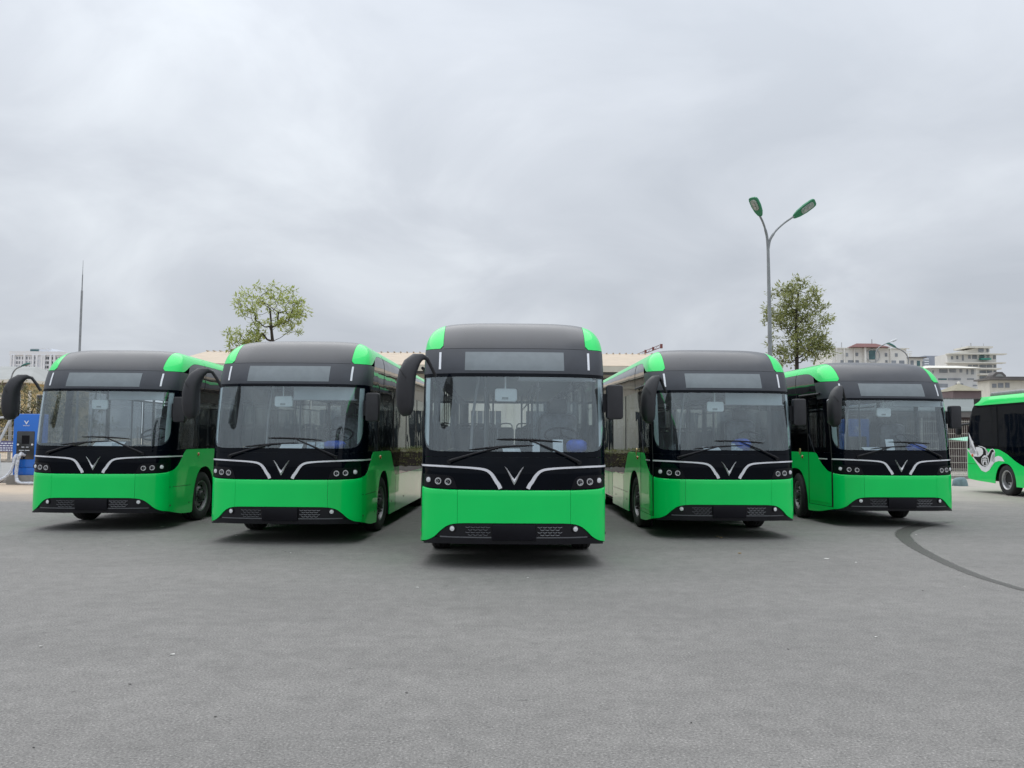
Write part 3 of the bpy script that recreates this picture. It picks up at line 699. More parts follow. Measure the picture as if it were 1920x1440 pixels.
        if front:
            rp = [(-0.11*fx, 0.30), (0.0, 0.295), (0.118*fx, 0.318), (0.126*fx, 0.308), (0.118*fx, 0.285), (0.05*fx, 0.262), (0.045*fx, 0.235), (0.085*fx, 0.18), (0.10*fx, 0.165), (0.10*fx, 0.11)]
        else:
            rp = [(-0.2*fx, 0.30), (0.26*fx, 0.318), (0.268*fx, 0.305), (0.24*fx, 0.285), (0.08*fx, 0.26), (0.06*fx, 0.20), (0.07*fx, 0.12)]
        MB().lathe(rp, 36, 'X', caps=False).build('rim', 'rim', t, 40)
        hb = MB().lathe([(0.04*fx, 0.115), (0.125*fx, 0.105), (0.15*fx, 0.08), (0.155*fx, 0.02), (0.155*fx, 0.002)], 20, 'X')
        for k in range(10):
            a = 2*math.pi*k/10
            hb.lathe([(0.08*fx, 0.022), (0.135*fx, 0.020), (0.14*fx, 0.012)], 6, 'X', o=(0, 0.145*math.cos(a), 0.145*math.sin(a)))
        hb.build('hub', 'rim_dark', t, 40)
        ho = MB()
        for k in range(10):
            a = 2*math.pi*(k+0.5)/10
            ho.lathe([(0.055*fx, 0.028), (0.072*fx, 0.027), (0.073*fx, 0.001)], 8, 'X', o=(0, 0.228*math.cos(a), 0.228*math.sin(a)))
        tag(ho.build('vent_holes', 'under', t, 40), kind='stuff')
        # wheel-house liner
        if front:
            w = MB()
            pts = [(ax-0.68, 0.24)] + [(ax+0.70*math.cos(a), 0.40+0.70*math.sin(a)) for a in lin(math.pi, 0, 14)] + [(ax+0.68, 0.24)]
            for i in range(len(pts)-1):
                (ya, za_), (yb_, zb) = pts[i], pts[i+1]
                w.add([(sg*0.80, ya, za_), (sg*1.225, ya, za_), (sg*1.225, yb_, zb), (sg*0.80, yb_, zb)], [(0, 1, 2, 3)])
            w.build('wheel_house', 'under', root)
    ax_ = MB().tube([(-0.95, AX1, 0.49), (0.95, AX1, 0.49)], 0.06, 8).tube([(-0.75, AX2, 0.49), (0.75, AX2, 0.49)], 0.09, 8).build('axle', 'under', root)
    return root

# lower edge of the windscreen and lower edge of the green roof shoulder
GL = mono([(0, 1.517), (sx(0.95), 1.514), (sx(1.05), 1.520), (sx(1.11), 1.533), (sx(1.15), 1.556), (sx(1.18), 1.592), (sx(1.20), 1.65), (sx(1.212), 1.75)])
ZGL = mono([(0, 2.909), (sx(1.1), 2.910), (sy(0.50), 2.914), (sy(0.55), 2.92), (sy(0.66), 2.955), (sy(0.80), 3.02), (sy(0.98), 3.085), (sy(1.2), 3.125), (sy(1.5), 3.14), (sy(1.9), 3.145), (sy(12), 3.145)])

BUSES = [(-7.474, 15.242, 0.02669), (-3.644, 13.510, -0.02168), (0.0375, 11.087, 0.0165), (3.704, 14.533, 0.02223), (7.688, 16.831, 0.05989)]
LABELS = ['green and black city bus at the row end beside the upright blue charging cabinet',
          'green and black city bus parked in front of the sparse yellowish tree',
          'foremost green and black city bus of the row, parked square to the viewer',
          'green and black city bus parked in front of the twin-armed lamp post',
          'green and black city bus at the row end beside the dove-painted bus']
proto = make_bus()
index_children()
buses = [proto] + [copy_tree(proto) for _ in range(4)]
for b, (x, y, rz), lb in zip(buses, BUSES, LABELS):
    b.location = (x, y, 0); b.rotation_euler = (0, 0, rz)
    tag(b, lb, 'bus', 'city buses parked in a row')
def busmat(i): return Matrix.Translation((BUSES[i][0], BUSES[i][1], 0)) @ Matrix.Rotation(BUSES[i][2], 4, 'Z')
# front wheels of two buses stand slightly turned
for i, a in ((0, -0.10), (4, -0.16), (1, -0.05), (3, 0.03)):
    for ch in bpy.data.objects:
        if ch.parent == buses[i] and ch.name.startswith('wheel') and not ch.name.startswith(('wheel_house', 'wheel_box')) and ch.location.y < 4:
            ch.rotation_euler = (0, 0, a)
# roll-down sun blinds
for i, z0 in ((0, 2.36), (1, 2.30), (2, 2.47), (3, 2.31), (4, 2.40)):
    MB().box(0.06, 1.06, 0.40, 0.404, z0, 2.56).build('sun_blind', 'blind', buses[i])
    MB().tube([(0.04, 0.402, z0), (1.10, 0.402, z0)], 0.008, 6).build('blind_rod', 'rail', buses[i], 50)

# ------------------------------------------------------------------ things lying on the dashboards
def bag(i, x0, x1, y, z0, h, lab):
    mb = MB(); n = 14; vs = []
    rnd = random.Random(i*11+3)
    for a in range(9):
        th = math.pi*a/8
        for k in range(n):
            t = 2*math.pi*k/n; w = 1+rnd.uniform(-0.10, 0.10)
            vs.append(((x0+x1)/2 + (x1-x0)/2*math.sin(th)**0.6*math.cos(t)*w, y + 0.10*math.sin(th)**0.6*math.sin(t)*w, z0 + h/2 - h/2*math.cos(th)*(1+rnd.uniform(-.05, .05))))
    mb.add(vs, [(a*n+k, a*n+(k+1) % n, (a+1)*n+(k+1) % n, (a+1)*n+k) for a in range(8) for k in range(n)])
    o = mb.build('blue_bag', 'bag_blue', None, 60); o.matrix_world = busmat(i)
    return tag(o, lab, 'bag', 'blue bags on the dashboards')
bag(2, 0.70, 0.99, 0.42, 1.49, 0.19, 'blue plastic bag on the dashboard of the foremost bus')
bag(1, 0.55, 0.93, 0.44, 1.49, 0.15, 'blue plastic bag on the dashboard of the bus before the sparse yellowish tree')
bag(3, 0.18, 0.52, 0.46, 1.48, 0.24, 'blue plastic bag on the dashboard of the bus by the lamp post')
bag(4, 0.35, 0.78, 0.46, 1.49, 0.15, 'blue plastic bag on the dashboard of the bus beside the dove-painted bus')
def sheet(i, x, y, z, w, h, tilt, rz, mat, lab, name='paper_sheet'):
    mb = MB().box(-w/2, w/2, -0.002, 0.002, 0, h)
    o = mb.build(name, mat); o.matrix_world = busmat(i) @ Matrix.Translation((x, y, z)) @ Matrix.Rotation(rz, 4, 'Z') @ Matrix.Rotation(tilt, 4, 'X')
    return tag(o, lab, 'paper', 'papers on the dashboards')
lay = R(-66)
sheet(2, 0.30, 0.40, 1.497, 0.10, 0.14, R(-12), 0, 'paper', 'upright white card on the dashboard of the foremost bus')
sheet(2, 0.60, 0.44, 1.497, 0.14, 0.19, R(-20), 0, 'paper', 'white printed notice leaning beside the blue bag in the foremost bus')
sheet(2, -0.02, 0.42, 1.484, 0.24, 0.16, lay, 0.1, 'paper', 'loose white sheet lying on the dashboard of the foremost bus')
sheet(1, 0.02, 0.40, 1.484, 0.36, 0.20, R(-62), 0.05, 'paper', 'large white sheet on the dashboard of the bus before the sparse yellowish tree')
sheet(1, 0.36, 0.40, 1.497, 0.13, 0.12, R(-14), 0, 'paper_tint', 'printed card beside the large sheet in the bus before the sparse yellowish tree')
sheet(1, 0.51, 0.40, 1.497, 0.13, 0.12, R(-14), 0, 'paper_tint', 'printed card touching the blue bag in the bus before the sparse yellowish tree')
sheet(0, 0.05, 0.40, 1.484, 0.55, 0.22, R(-62), 0.0, 'paper', 'long white sheet on the dashboard of the bus beside the blue charging cabinet')
sheet(0, 0.20, 0.42, 1.50, 0.14, 0.07, R(-20), 0, 'paper_tint', 'small printed card on the dashboard of the bus beside the blue charging cabinet')
sheet(3, 0.25, 0.36, 1.484, 0.20, 0.15, R(-16), 0, 'paper_tint', 'printed card in front of the blue bag in the bus by the lamp post')
sheet(3, -0.15, 0.40, 1.484, 0.30, 0.20, lay, 0.1, 'paper', 'white sheet lying on the dashboard of the bus by the lamp post')
sheet(4, 0.02, 0.42, 1.484, 0.17, 0.26, R(-18), 0, 'paper', 'white sheet leaning on the dashboard of the bus beside the dove-painted bus')
sheet(4, -0.30, 0.42, 1.484, 0.42, 0.2, lay, 0.1, 'paper', 'white sheet lying flat on the dashboard of the bus beside the dove-painted bus')

# ------------------------------------------------------------------ ground
def ground_material():
    m = bpy.data.materials.new('asphalt'); m.use_nodes = True; t = m.node_tree; p = t.nodes['Principled BSDF']
    def n(ty, **k):
        q = t.nodes.new(ty)
        for a, b in k.items():
            if a == 'ins':
                for i, v in b.items(): q.inputs[i].default_value = v
            else: setattr(q, a, b)
        return q
    l = t.links.new
    co = n('ShaderNodeTexCoord'); V = co.outputs['Object']
    def noise(sc, det=4, ro=0.55, stretch=None):
        q = n('ShaderNodeTexNoise', ins={'Scale': sc, 'Detail': det, 'Roughness': ro})
        if stretch:
            mp = n('ShaderNodeMapping'); mp.inputs['Scale'].default_value = stretch; l(V, mp.inputs[0]); l(mp.outputs[0], q.inputs['Vector'])
        else: l(V, q.inputs['Vector'])
        return q.outputs['Fac']
    def ramp(f, stops):
        r = n('ShaderNodeValToRGB'); e = r.color_ramp.elements
        while len(e) < len(stops): e.new(0.5)
        for i, (ps, c) in enumerate(stops): e[i].position = ps; e[i].color = (c if isinstance(c, tuple) else (c, c, c)) + (1,)
        l(f, r.inputs[0]); return r.outputs[0]
    def mul(a, b, f=1.0):
        q = n('ShaderNodeMix', data_type='RGBA', blend_type='MULTIPLY'); q.inputs[0].default_value = f
        l(a, q.inputs[6]); l(b, q.inputs[7]); return q.outputs[2]
    base = ramp(noise(0.22, 5), [(0.3, (0.190, 0.183, 0.173)), (0.7, (0.218, 0.209, 0.197))])
    med = ramp(noise(2.3, 6, 0.6), [(0.3, 0.93), (0.7, 1.07)])
    c = mul(base, med)
    c = mul(c, ramp(noise(0.5, 5, 0.6, (0.35, 1.3, 1.0)), [(0.34, 0.92), (0.66, 1.06)]))
    c = mul(c, ramp(noise(6.5, 5, 0.65), [(0.34, 0.90), (0.66, 1.10)]))
    grain = ramp(noise(62, 4, 0.75), [(0.30, 0.30), (0.45, 0.86), (0.56, 1.08), (0.70, 2.0)])
    c = mul(c, grain, 1.0)
    vo = n('ShaderNodeTexVoronoi', ins={'Scale': 105.0}); l(V, vo.inputs['Vector'])
    chips = ramp(vo.outputs['Distance'], [(0.0, 1.5), (0.22, 1.12), (0.5, 0.82)])
    c = mul(c, chips, 0.5)
    # worn marks and scuffs with a shape of their own
    sc1 = ramp(noise(1.7, 3, 0.6, (1.0, 3.2, 1.0)), [(0.62, 1.0), (0.74, 0.88)])
    c = mul(c, sc1)
    sc2 = ramp(noise(9.0, 2, 0.5, (0.8, 2.6, 1.0)), [(0.70, 1.0), (0.76, 0.60)])
    c = mul(c, sc2)
    sc3 = ramp(noise(24.0, 1, 0.5, (0.6, 2.0, 1.0)), [(0.745, 1.0), (0.77, 0.45)])
    c = mul(c, sc3)
    c = mul(c, ramp(noise(1.1, 5, 0.7), [(0.63, 1.0), (0.70, 0.86)]))
    c = mul(c, ramp(noise(3.1, 3, 0.6), [(0.69, 1.0), (0.74, 0.80)]))
    # dusty sand further back in the yard
    sep = n('ShaderNodeSeparateXYZ'); l(V, sep.inputs[0])
    wob = n('ShaderNodeMath', operation='MULTIPLY_ADD', ins={1: 7.0, 2: -3.5}); l(noise(0.35, 4), wob.inputs[0])
    ys = n('ShaderNodeMath', operation='ADD'); l(sep.outputs['Y'], ys.inputs[0]); l(wob.outputs[0], ys.inputs[1])
    dm = n('ShaderNodeMapRange', interpolation_type='SMOOTHSTEP', ins={1: 21.0, 2: 27.5, 3: 0.0, 4: 1.0}); l(ys.outputs[0], dm.inputs[0])
    xm = n('ShaderNodeMapRange', ins={1: -12.0, 2: 10.0, 3: 0.0, 4: 1.0}); l(sep.outputs['X'], xm.inputs[0])
    dust_veil = n('ShaderNodeMix', data_type='RGBA'); l(xm.outputs[0], dust_veil.inputs[0]); dust_veil.inputs[6].default_value = (0.46, 0.37, 0.275, 1); dust_veil.inputs[7].default_value = (0.37, 0.345, 0.30, 1)
    dcol = mul(dust_veil.outputs[2], med)
    fin = n('ShaderNodeMix', data_type='RGBA'); l(dm.outputs[0], fin.inputs[0]); l(c, fin.inputs[6]); l(dcol, fin.inputs[7])
    l(fin.outputs[2], p.inputs['Base Color'])
    p.inputs['Roughness'].default_value = 0.82
    b = n('ShaderNodeBump', ins={'Strength': 0.55, 'Distance': 0.006}); l(noise(110, 3, 0.7), b.inputs['Height']); l(b.outputs[0], p.inputs['Normal'])
    M['asphalt'] = m
ground_material()
g = MB()
xs = [-3000, -600, -150, -60, -30, -15, 0, 15, 30, 60, 150, 600, 3000]; yy = [-300, -60, -20, 0, 10, 20, 30, 45, 70, 150, 600, 3500]
g.add([(x, y, 0) for y in yy for x in xs], [(j*len(xs)+i, j*len(xs)+i+1, (j+1)*len(xs)+i+1, (j+1)*len(xs)+i) for j in range(len(yy)-1) for i in range(len(xs)-1)])
tag(g.build('ground', 'asphalt'), kind='structure')

# damp curved streak
def streak_material():
    m = bpy.data.materials.new('damp'); m.use_nodes = True; t = m.node_tree; p = t.nodes['Principled BSDF']; l = t.links.new
    p.inputs['Roughness'].default_value = 0.62
    co = t.nodes.new('ShaderNodeTexCoord')
    no = t.nodes.new('ShaderNodeTexNoise'); no.inputs['Scale'].default_value = 60; no.inputs['Detail'].default_value = 4; l(co.outputs['Object'], no.inputs['Vector'])
    r = t.nodes.new('ShaderNodeValToRGB'); r.color_ramp.elements[0].position = 0.3; r.color_ramp.elements[0].color = (0.045, 0.044, 0.040, 1); r.color_ramp.elements[1].position = 0.7; r.color_ramp.elements[1].color = (0.135, 0.130, 0.118, 1)
    l(no.outputs['Fac'], r.inputs[0]); l(r.outputs[0], p.inputs['Base Color'])
    at_ = t.nodes.new('ShaderNodeAttribute'); at_.attribute_name = 'cover'
    n2_ = t.nodes.new('ShaderNodeTexNoise'); n2_.inputs['Scale'].default_value = 7; n2_.inputs['Detail'].default_value = 5; l(co.outputs['Object'], n2_.inputs['Vector'])
    ad = t.nodes.new('ShaderNodeMath'); ad.operation = 'MULTIPLY_ADD'; ad.inputs[1].default_value = 0.55; l(n2_.outputs['Fac'], ad.inputs[0]); l(at_.outputs['Fac'], ad.inputs[2])
    mr = t.nodes.new('ShaderNodeMapRange'); mr.interpolation_type = 'SMOOTHSTEP'; mr.inputs[1].default_value = 0.36; mr.inputs[2].default_value = 0.78; mr.inputs[4].default_value = 0.78; l(ad.outputs[0], mr.inputs[0])
    tr = t.nodes.new('ShaderNodeBsdfTransparent'); mx_ = t.nodes.new('ShaderNodeMixShader'); l(mr.outputs[0], mx_.inputs[0]); l(tr.outputs[0], mx_.inputs[1]); l(p.outputs[0], mx_.inputs[2]); l(mx_.outputs[0], t.nodes['Material Output'].inputs[0])
    M['damp'] = m
streak_material()
cl = [onground(u, v) for u, v in ((1790, 978), (1752, 981), (1712, 990), (1693, 1000), (1700, 1013), (1722, 1029), (1760, 1049), (1800, 1067), (1850, 1086), (1900, 1101), (1960, 1116))]
wd = [0.46, 0.48, 0.42, 0.35, 0.30, 0.26, 0.23, 0.21, 0.19, 0.17, 0.16]
fx = mono([(i, p.x) for i, p in enumerate(cl)]); fy = mono([(i, p.y) for i, p in enumerate(cl)]); fw = mono([(i, w) for i, w in enumerate(wd)])
vs = []; T = lin(0, len(cl)-1, 120); cov = []
for t in T:
    d = Vector((fx(t+0.2)-fx(t-0.2), fy(t+0.2)-fy(t-0.2))); d.normalize() if d.length else None
    nn = Vector((-d.y, d.x)); a = Vector((fx(t), fy(t)))
    for k, c_ in ((-1, 0), (-0.5, 0.55), (0, 0.8), (0.5, 0.55), (1, 0)):
        vs.append(tuple(a+nn*fw(t)/2*k)+(0.004,)); cov.append(c_*min(1, t/1.2+0.15))
ds_ = bpy.data.meshes.new('damp_streak'); ds_.from_pydata(vs, [], [(5*i+k, 5*i+k+1, 5*i+k+6, 5*i+k+5) for i in range(len(T)-1) for k in range(4)])
at_ = ds_.attributes.new('cover', 'FLOAT', 'POINT')
for i, c_ in enumerate(cov): at_.data[i].value = c_
tag(link('damp_streak', ds_, 'damp'), kind='structure')
# pale slab joint in the yard
pbr('joint_pale', (0.30, 0.295, 0.28), 0.85, var=0.3, scale=8)
a, b = onground(1785, 969), onground(1990, 973)
dv = (b-a).normalized(); nv = Vector((-dv.y, dv.x, 0))*0.03
tag(MB().add([a-nv+Vector((0,0,.004)), b-nv+Vector((0,0,.004)), b+nv+Vector((0,0,.004)), a+nv+Vector((0,0,.004))], [(0, 1, 2, 3)]).build('slab_joint', 'joint_pale'), kind='structure')

# litter
pbr('scrap', (0.62, 0.61, 0.57), 0.8, var=0.1); pbr('dark_scrap', (0.06, 0.058, 0.055), 0.8, var=0.2); pbr('leaf_dry', (0.30, 0.21, 0.10), 0.8, var=0.3)
def litter(u, v, w, h, mat, name, lab, grp, cat):
    p = onground(u, v); r = random.Random(int(u*7+v)); n = 6; vs = []
    a0 = r.uniform(0, 3)
    for k in range(n):
        t = a0+2*math.pi*k/n; q = r.uniform(0.7, 1.2); vs.append((w/2*math.cos(t)*q, w/3*math.sin(t)*q, 0.002 + r.uniform(0, h)))
    vs2 = [(x*0.9, y*0.9, z+0.003) for x, y, z in vs]
    o = MB().add(vs+vs2, [tuple(range(n))[::-1], tuple(range(n, 2*n))] + [(i, (i+1) % n, n+(i+1) % n, n+i) for i in range(n)]).build(name, mat); o.location = p
    tag(o, lab, cat, grp)
for u, v, w in ((77, 1213, 0.05), (323, 1228, 0.06), (305, 988, 0.12), (241, 1023, 0.03), (1550, 1048, 0.14), (1605, 1055, 0.05), (1642, 1195, 0.04), (990, 1084, 0.05), (782, 1102, 0.05), (45, 1015, 0.03), (1809, 1100, 0.03), (1718, 1003, 0.05), (443, 1005, 0.05), (545, 1037, 0.03)):
    litter(u, v, w*0.7, 0.005, 'scrap', 'paper_scrap', 'small pale scrap of paper lying on the open asphalt', 'paper scraps on the asphalt', 'scrap')
for u, v, w in ((117, 1031, 0.04), (63, 1403, 0.02), (1478, 1218, 0.03), (190, 1009, 0.05), (404, 1345, 0.03), (535, 1035, 0.04), (1296, 1356, 0.025), (1730, 1108, 0.03), (244, 1284, 0.035), (762, 1300, 0.035)):
    litter(u, v, w*0.6, 0.004, 'dark_scrap', 'dark_crumb', 'small dark crumb of dirt on the open asphalt', 'dark crumbs on the asphalt', 'debris')
for u, v in ((1345, 1007), (1352, 1009), (1387, 1039)):
    litter(u, v, 0.06, 0.02, 'leaf_dry', 'dry_leaf', 'dry brown leaf on the asphalt in front of the bus by the lamp post', 'dry leaves on the asphalt', 'leaf')

# ------------------------------------------------------------------ charging cabinets
pbr('charger_blue', (0.010, 0.150, 0.62), 0.35, var=0.05, scale=2, coat=0.4)
pbr('screen', (0.008, 0.010, 0.012), 0.12, var=0.2, coat=1.0)
pbr('wrap', (0.55, 0.57, 0.62), 0.35, var=0.3, scale=20, coat=0.5, bump=0.5, bscale=35)
pbr('cable', (0.02, 0.02, 0.02), 0.6, var=0.2)
pbr('concrete', (0.30, 0.29, 0.275), 0.85, var=0.15, scale=5, bump=0.3, bscale=40)
pbr('print_white', (0.75, 0.80, 0.88), 0.5, var=0.03)
def text(body, size, parent, mat, loc, depth=0.003, name='lettering'):
    cu = bpy.data.curves.new('lettering', 'FONT'); cu.body = body; cu.size = size; cu.extrude = depth; cu.align_x = 'CENTER'
    o = bpy.data.objects.new('tmp', cu); COL.objects.link(o)
    dg = bpy.context.evaluated_depsgraph_get(); me = bpy.data.meshes.new_from_object(o.evaluated_get(dg)); bpy.data.objects.remove(o)
    me.materials.clear(); me.transform(Matrix.Rotation(math.pi/2, 4, 'X'))
    q = link(name, me, mat, parent); q.location = loc; return q
def charger(loc, rz, label, plugs=True):
    r = empty('charging_cabinet', loc, rz); tag(r, label, 'charger', 'blue charging cabinets')
    MB().rbox(-0.43, 0.43, -0.35, 0.35, 0.60, 2.48, 0.03).build('cabinet', 'charger_blue', r, 35)
    MB().rbox(-0.40, 0.40, -0.33, 0.33, 0.33, 0.595, 0.02).build('plinth', 'charger_blue', r, 35)
    MB().box(-0.55, 0.55, -0.45, 0.45, 0.0, 0.325).build('footing', 'concrete', r)
    p = MB().rbox(-0.30, 0.31, -0.365, -0.34, 0.88, 1.87, 0.03).build('control_panel', 'screen', r, 35)
    MB().box(-0.12, 0.14, -0.372, -0.366, 1.42, 1.72).build('display', 'plate_black', p)
    for x in (-0.235, 0.25): MB().lathe([(-0.02, 0.035), (0.012, 0.033), (0.016, 0.02)], 12, 'Y', o=(x, -0.372, 1.40)).build('button', 'lens', p, 40)
    for x0, x1, z in ((-0.12, -0.02, 1.30), (0.03, 0.12, 1.30), (-0.2, -0.03, 1.185), (0.0, 0.16, 1.185)): MB().box(x0, x1, -0.372, -0.366, z, z+0.02).build('print_line', 'print_white', p)
    lg = MB()
    for sg in (-1, 1):
        lg.poly([(sg*0.085+0.01, -0.355, 2.24), (sg*0.050+0.01, -0.355, 2.24), (0.01, -0.355, 2.165), (0.01, -0.355, 2.10)], (0, -0.006, 0))
    lg.build('emblem', 'print_white', r)
    text('VINFAST', 0.062, r, 'print_white', (0.01, -0.353, 2.045))
    if plugs:
        c = MB().tube([(0.0, -0.36, 1.02), (-0.05, -0.50, 1.08), (-0.10, -0.55, 0.98)], [0.05, 0.075, 0.06], 10).build('plug', 'wrap', r, 50)
        rn = random.Random(2)
        def cabl(pts, r0):
            f = [mono([(i, p[k]) for i, p in enumerate(pts)]) for k in range(3)]
            q = [tuple(g_(t) for g_ in f) for t in lin(0, len(pts)-1, (len(pts)-1)*5)]
            return MB().tube(q, [r0*rn.uniform(0.82, 1.2) for _ in q], 9)
        cabl([(-0.10, -0.55, 0.98), (-0.13, -0.58, 0.75), (-0.14, -0.6, 0.45), (-0.08, -0.65, 0.16), (0.10, -0.72, 0.07), (0.40, -0.75, 0.06), (0.9, -0.7, 0.06), (1.6, -0.4, 0.06)], 0.058).build('cable_wrapped', 'wrap', r, 60)
        cabl([(-0.2, -0.36, 1.02), (-0.24, -0.48, 1.0), (-0.27, -0.55, 0.75), (-0.33, -0.62, 0.45), (-0.55, -0.7, 0.2), (-0.9, -0.75, 0.07), (-1.4, -0.7, 0.06), (-2.0, -0.6, 0.06)], 0.055).build('cable_wrapped', 'wrap', r, 60)
        cabl([(-0.44, 0.1, 0.9), (-0.50, 0.05, 0.75), (-0.58, -0.05, 0.5), (-0.72, -0.2, 0.2), (-0.95, -0.3, 0.05), (-1.6, -0.2, 0.05)], 0.03).build('cable', 'cable', r, 60)
    return r
charger((-17.16, 30.4, 0), R(3), 'upright blue charging cabinet with white-wrapped cables in front of the left mesh fence')
charger((12.15, 30.2, 0), R(-6), 'blue charging cabinet seen through the windscreen of the bus beside the dove-painted bus', plugs=False)
# kerb and raised strip behind the left charger
kb = empty('kerb', (-40, 30.9, 0)); tag(kb, kind='structure')
kb0 = MB().box(0, 0.98, 0, 0.18, 0, 0.13).mesh('kerb_stone'); kb0.materials.append(M['concrete'])
for i in range(27):
    o = bpy.data.objects.new('kerb_stone', kb0); COL.objects.link(o); o.parent = kb; o.location = (i*1.0, 0, 0)
pbr('paving', (0.27, 0.268, 0.262), 0.85, var=0.14, scale=3)
tag(MB().box(-60, -13.5, 31.085, 52, -0.05, 0.11).build('pavement', 'paving'), kind='structure')

# ------------------------------------------------------------------ fences
pbr('fence_wire', (0.50, 0.48, 0.43), 0.6, metal=0.3, var=0.15)
pbr('fence_post', (0.40, 0.39, 0.36), 0.6, var=0.1)
pbr('lamp_steel', (0.30, 0.31, 0.32), 0.5, metal=0.4, var=0.12)
pbr('lamp_white', (0.62, 0.64, 0.66), 0.5, var=0.05)
def panel_mesh(w, h):
    m = MB(); n = int(w/0.10)
    for i in range(n+1): x = w*i/n; m.box(x-0.006, x+0.006, -0.006, 0.006, 0.14, h)
    for z in [0.2, 0.45, 0.75, 1.05, 1.4, 1.75, 2.1, h-0.08]: m.box(0, w, -0.016, -0.006, z-0.012, z+0.012)
    me = m.mesh('mesh_panel'); me.materials.append(M['fence_wire']); return me
def fence(p0, p1, h, label):
    p0, p1 = Vector(p0), Vector(p1); Ln = (p1-p0).length; n = max(1, round(Ln/2.4)); w = Ln/n
    r = empty('mesh_fence', p0, math.atan2(p1.y-p0.y, p1.x-p0.x)); tag(r, label, 'fence')
    me = panel_mesh(w, h); pm = MB().box(-0.03, 0.03, -0.03, 0.03, 0, h+0.08).mesh('fence_post'); pm.materials.append(M['fence_post'])
    for i in range(n+1):
        o = bpy.data.objects.new('fence_post', pm); COL.objects.link(o); o.parent = r; o.location = (i*w, 0.04, 0)
        if i < n:
            o = bpy.data.objects.new('mesh_panel', me); COL.objects.link(o); o['kind'] = 'stuff'; o.parent = r; o.location = (i*w, 0, 0)
    MB().box(0, Ln, -0.12, 0.12, 0, 0.14).build('fence_base', 'concrete', r)
fence((9.5, 40.4, 0), (34, 39.4, 0), 2.75, 'tall pale wire mesh fence behind the bus at the dove-painted bus')
fence((-46, 54.2, 0), (-19, 54.4, 0), 2.3, 'pale wire mesh fence behind the blue charging cabinet with white-wrapped cables')
# sign board on the left fence
pbr('sign_purple', (0.10, 0.09, 0.24), 0.6, var=0.1); 
c = at(13, 837, 54.0)
sb = empty('sign_board', (c.x, 54.12, 0)); tag(sb, 'small purple notice board with pale lettering on the mesh fence', 'sign')
MB().box(-0.75, 0.75, -0.03, 0.0, c.z-0.33, c.z+0.33).build('board', 'sign_purple', sb)
rn = random.Random(5)
for z in (0.2, 0.05, -0.1, -0.24):
    x = -0.65
    while x < 0.6:
        w = rn.uniform(0.08, 0.2); MB().box(x, x+w, -0.036, -0.0305, c.z+z-0.035, c.z+z+0.035).build('printed_mark', 'print_white', sb); x += w+0.05
for x in (-0.6, 0.6): MB().box(x-0.025, x+0.025, 0.002, 0.04, 0, c.z+0.3).build('leg', 'fence_post', sb)
# white slanted frame by the charger
a0, a1 = onground(-6, 884), at(27, 781, 33.5)
wf = empty('barrier_arm', (a1.x, 33.5, 0)); tag(wf, 'raised white barrier arm beside the blue charging cabinet with white-wrapped cables', 'barrier')
MB().box(-0.9, -0.55, -0.15, 0.15, 0, 1.0).build('housing', 'lamp_white', wf)
MB().tube([(-0.72, -0.18, 0.85), (0.0, -0.18, a1.z), ], 0.05, 8).build('arm', 'lamp_white', wf, 50)
MB().tube([(0.0, -0.18, a1.z-0.02), (-0.6, -0.18, a1.z-0.06)], 0.035, 8).build('brace', 'lamp_white', wf, 50)

# ------------------------------------------------------------------ lamp posts and mast
pbr('lamp_green', (0.030, 0.235, 0.115), 0.45, var=0.08)
pbr('lamp_glass', (0.32, 0.37, 0.34), 0.2, var=0.25, scale=14, coat=0.8)
pbr('lamp_teal', (0.035, 0.15, 0.13), 0.45, var=0.08)
def spl(pts, k=5):
    f = [mono([(i, p[j]) for i, p in enumerate(pts)]) for j in range(3)]
    return [tuple(q(t) for q in f) for t in lin(0, len(pts)-1, (len(pts)-1)*k)]
def lamp_head(parent, base, tip, w, mat, roll=0.0):
    base, tip = Vector(base), Vector(tip); d = (tip-base); Ln = d.length; d.normalize()
    q = d.to_track_quat('X', 'Z').to_matrix().to_4x4(); mt = Matrix.Translation(base) @ q @ Matrix.Rotation(roll, 4, 'X')
    prof = [(0.0, 0.30, 0.30), (0.06, 0.50, 0.55), (0.25, 0.80, 0.9), (0.55, 1.0, 1.0), (0.85, 0.98, 0.9), (0.96, 0.85, 0.7), (1.0, 0.55, 0.4)]
    vs = []; n = 14
    for t, a, b in prof:
        for k in range(n):
            th = 2*math.pi*k/n; cc, ss = math.cos(th), math.sin(th)
            y = w/2*a*(abs(cc)**0.55)*(1 if cc >= 0 else -1); z = (0.11*b*(abs(ss)**0.8) if ss >= 0 else -0.035*b)
            vs.append(mt @ Vector((t*Ln, y, z)))
    m = len(prof)
    h = MB().add(vs, [(i*n+k, i*n+(k+1) % n, (i+1)*n+(k+1) % n, (i+1)*n+k) for i in range(m-1) for k in range(n)] + [tuple(range(n))[::-1], tuple((m-1)*n+k for k in range(n))]).build('lamp_head', mat, parent, 40)
    MB().rbox(Ln*0.35, Ln*0.90, -0.02, 0.02, -w*0.33, w*0.33, w*0.25, mtx=mt @ Matrix.Translation((0, 0, -0.04)) @ Matrix.Rotation(math.pi/2, 4, 'X')).build('lamp_glass', 'lamp_glass', h, 40)
    for x in (0.5, 0.68): MB().lathe([(0, 0.05), (-0.02, 0.05), (-0.022, 0.01)], 10, 'Z', o=(0, 0, 0)).build('reflector', 'rim_silver', h, 40).matrix_basis = mt @ Matrix.Translation((Ln*x, 0, -0.062))
LR = (R(-10), R(-42))
D = 32.0
pb, pt, j = at(1444, 700, D), at(1440, 500, D), at(1439, 462, D)
lp = empty('lamp_post', (pb.x, D, 0)); tag(lp, 'tall grey lamp post with two curved arms and green heads', 'lamp post')
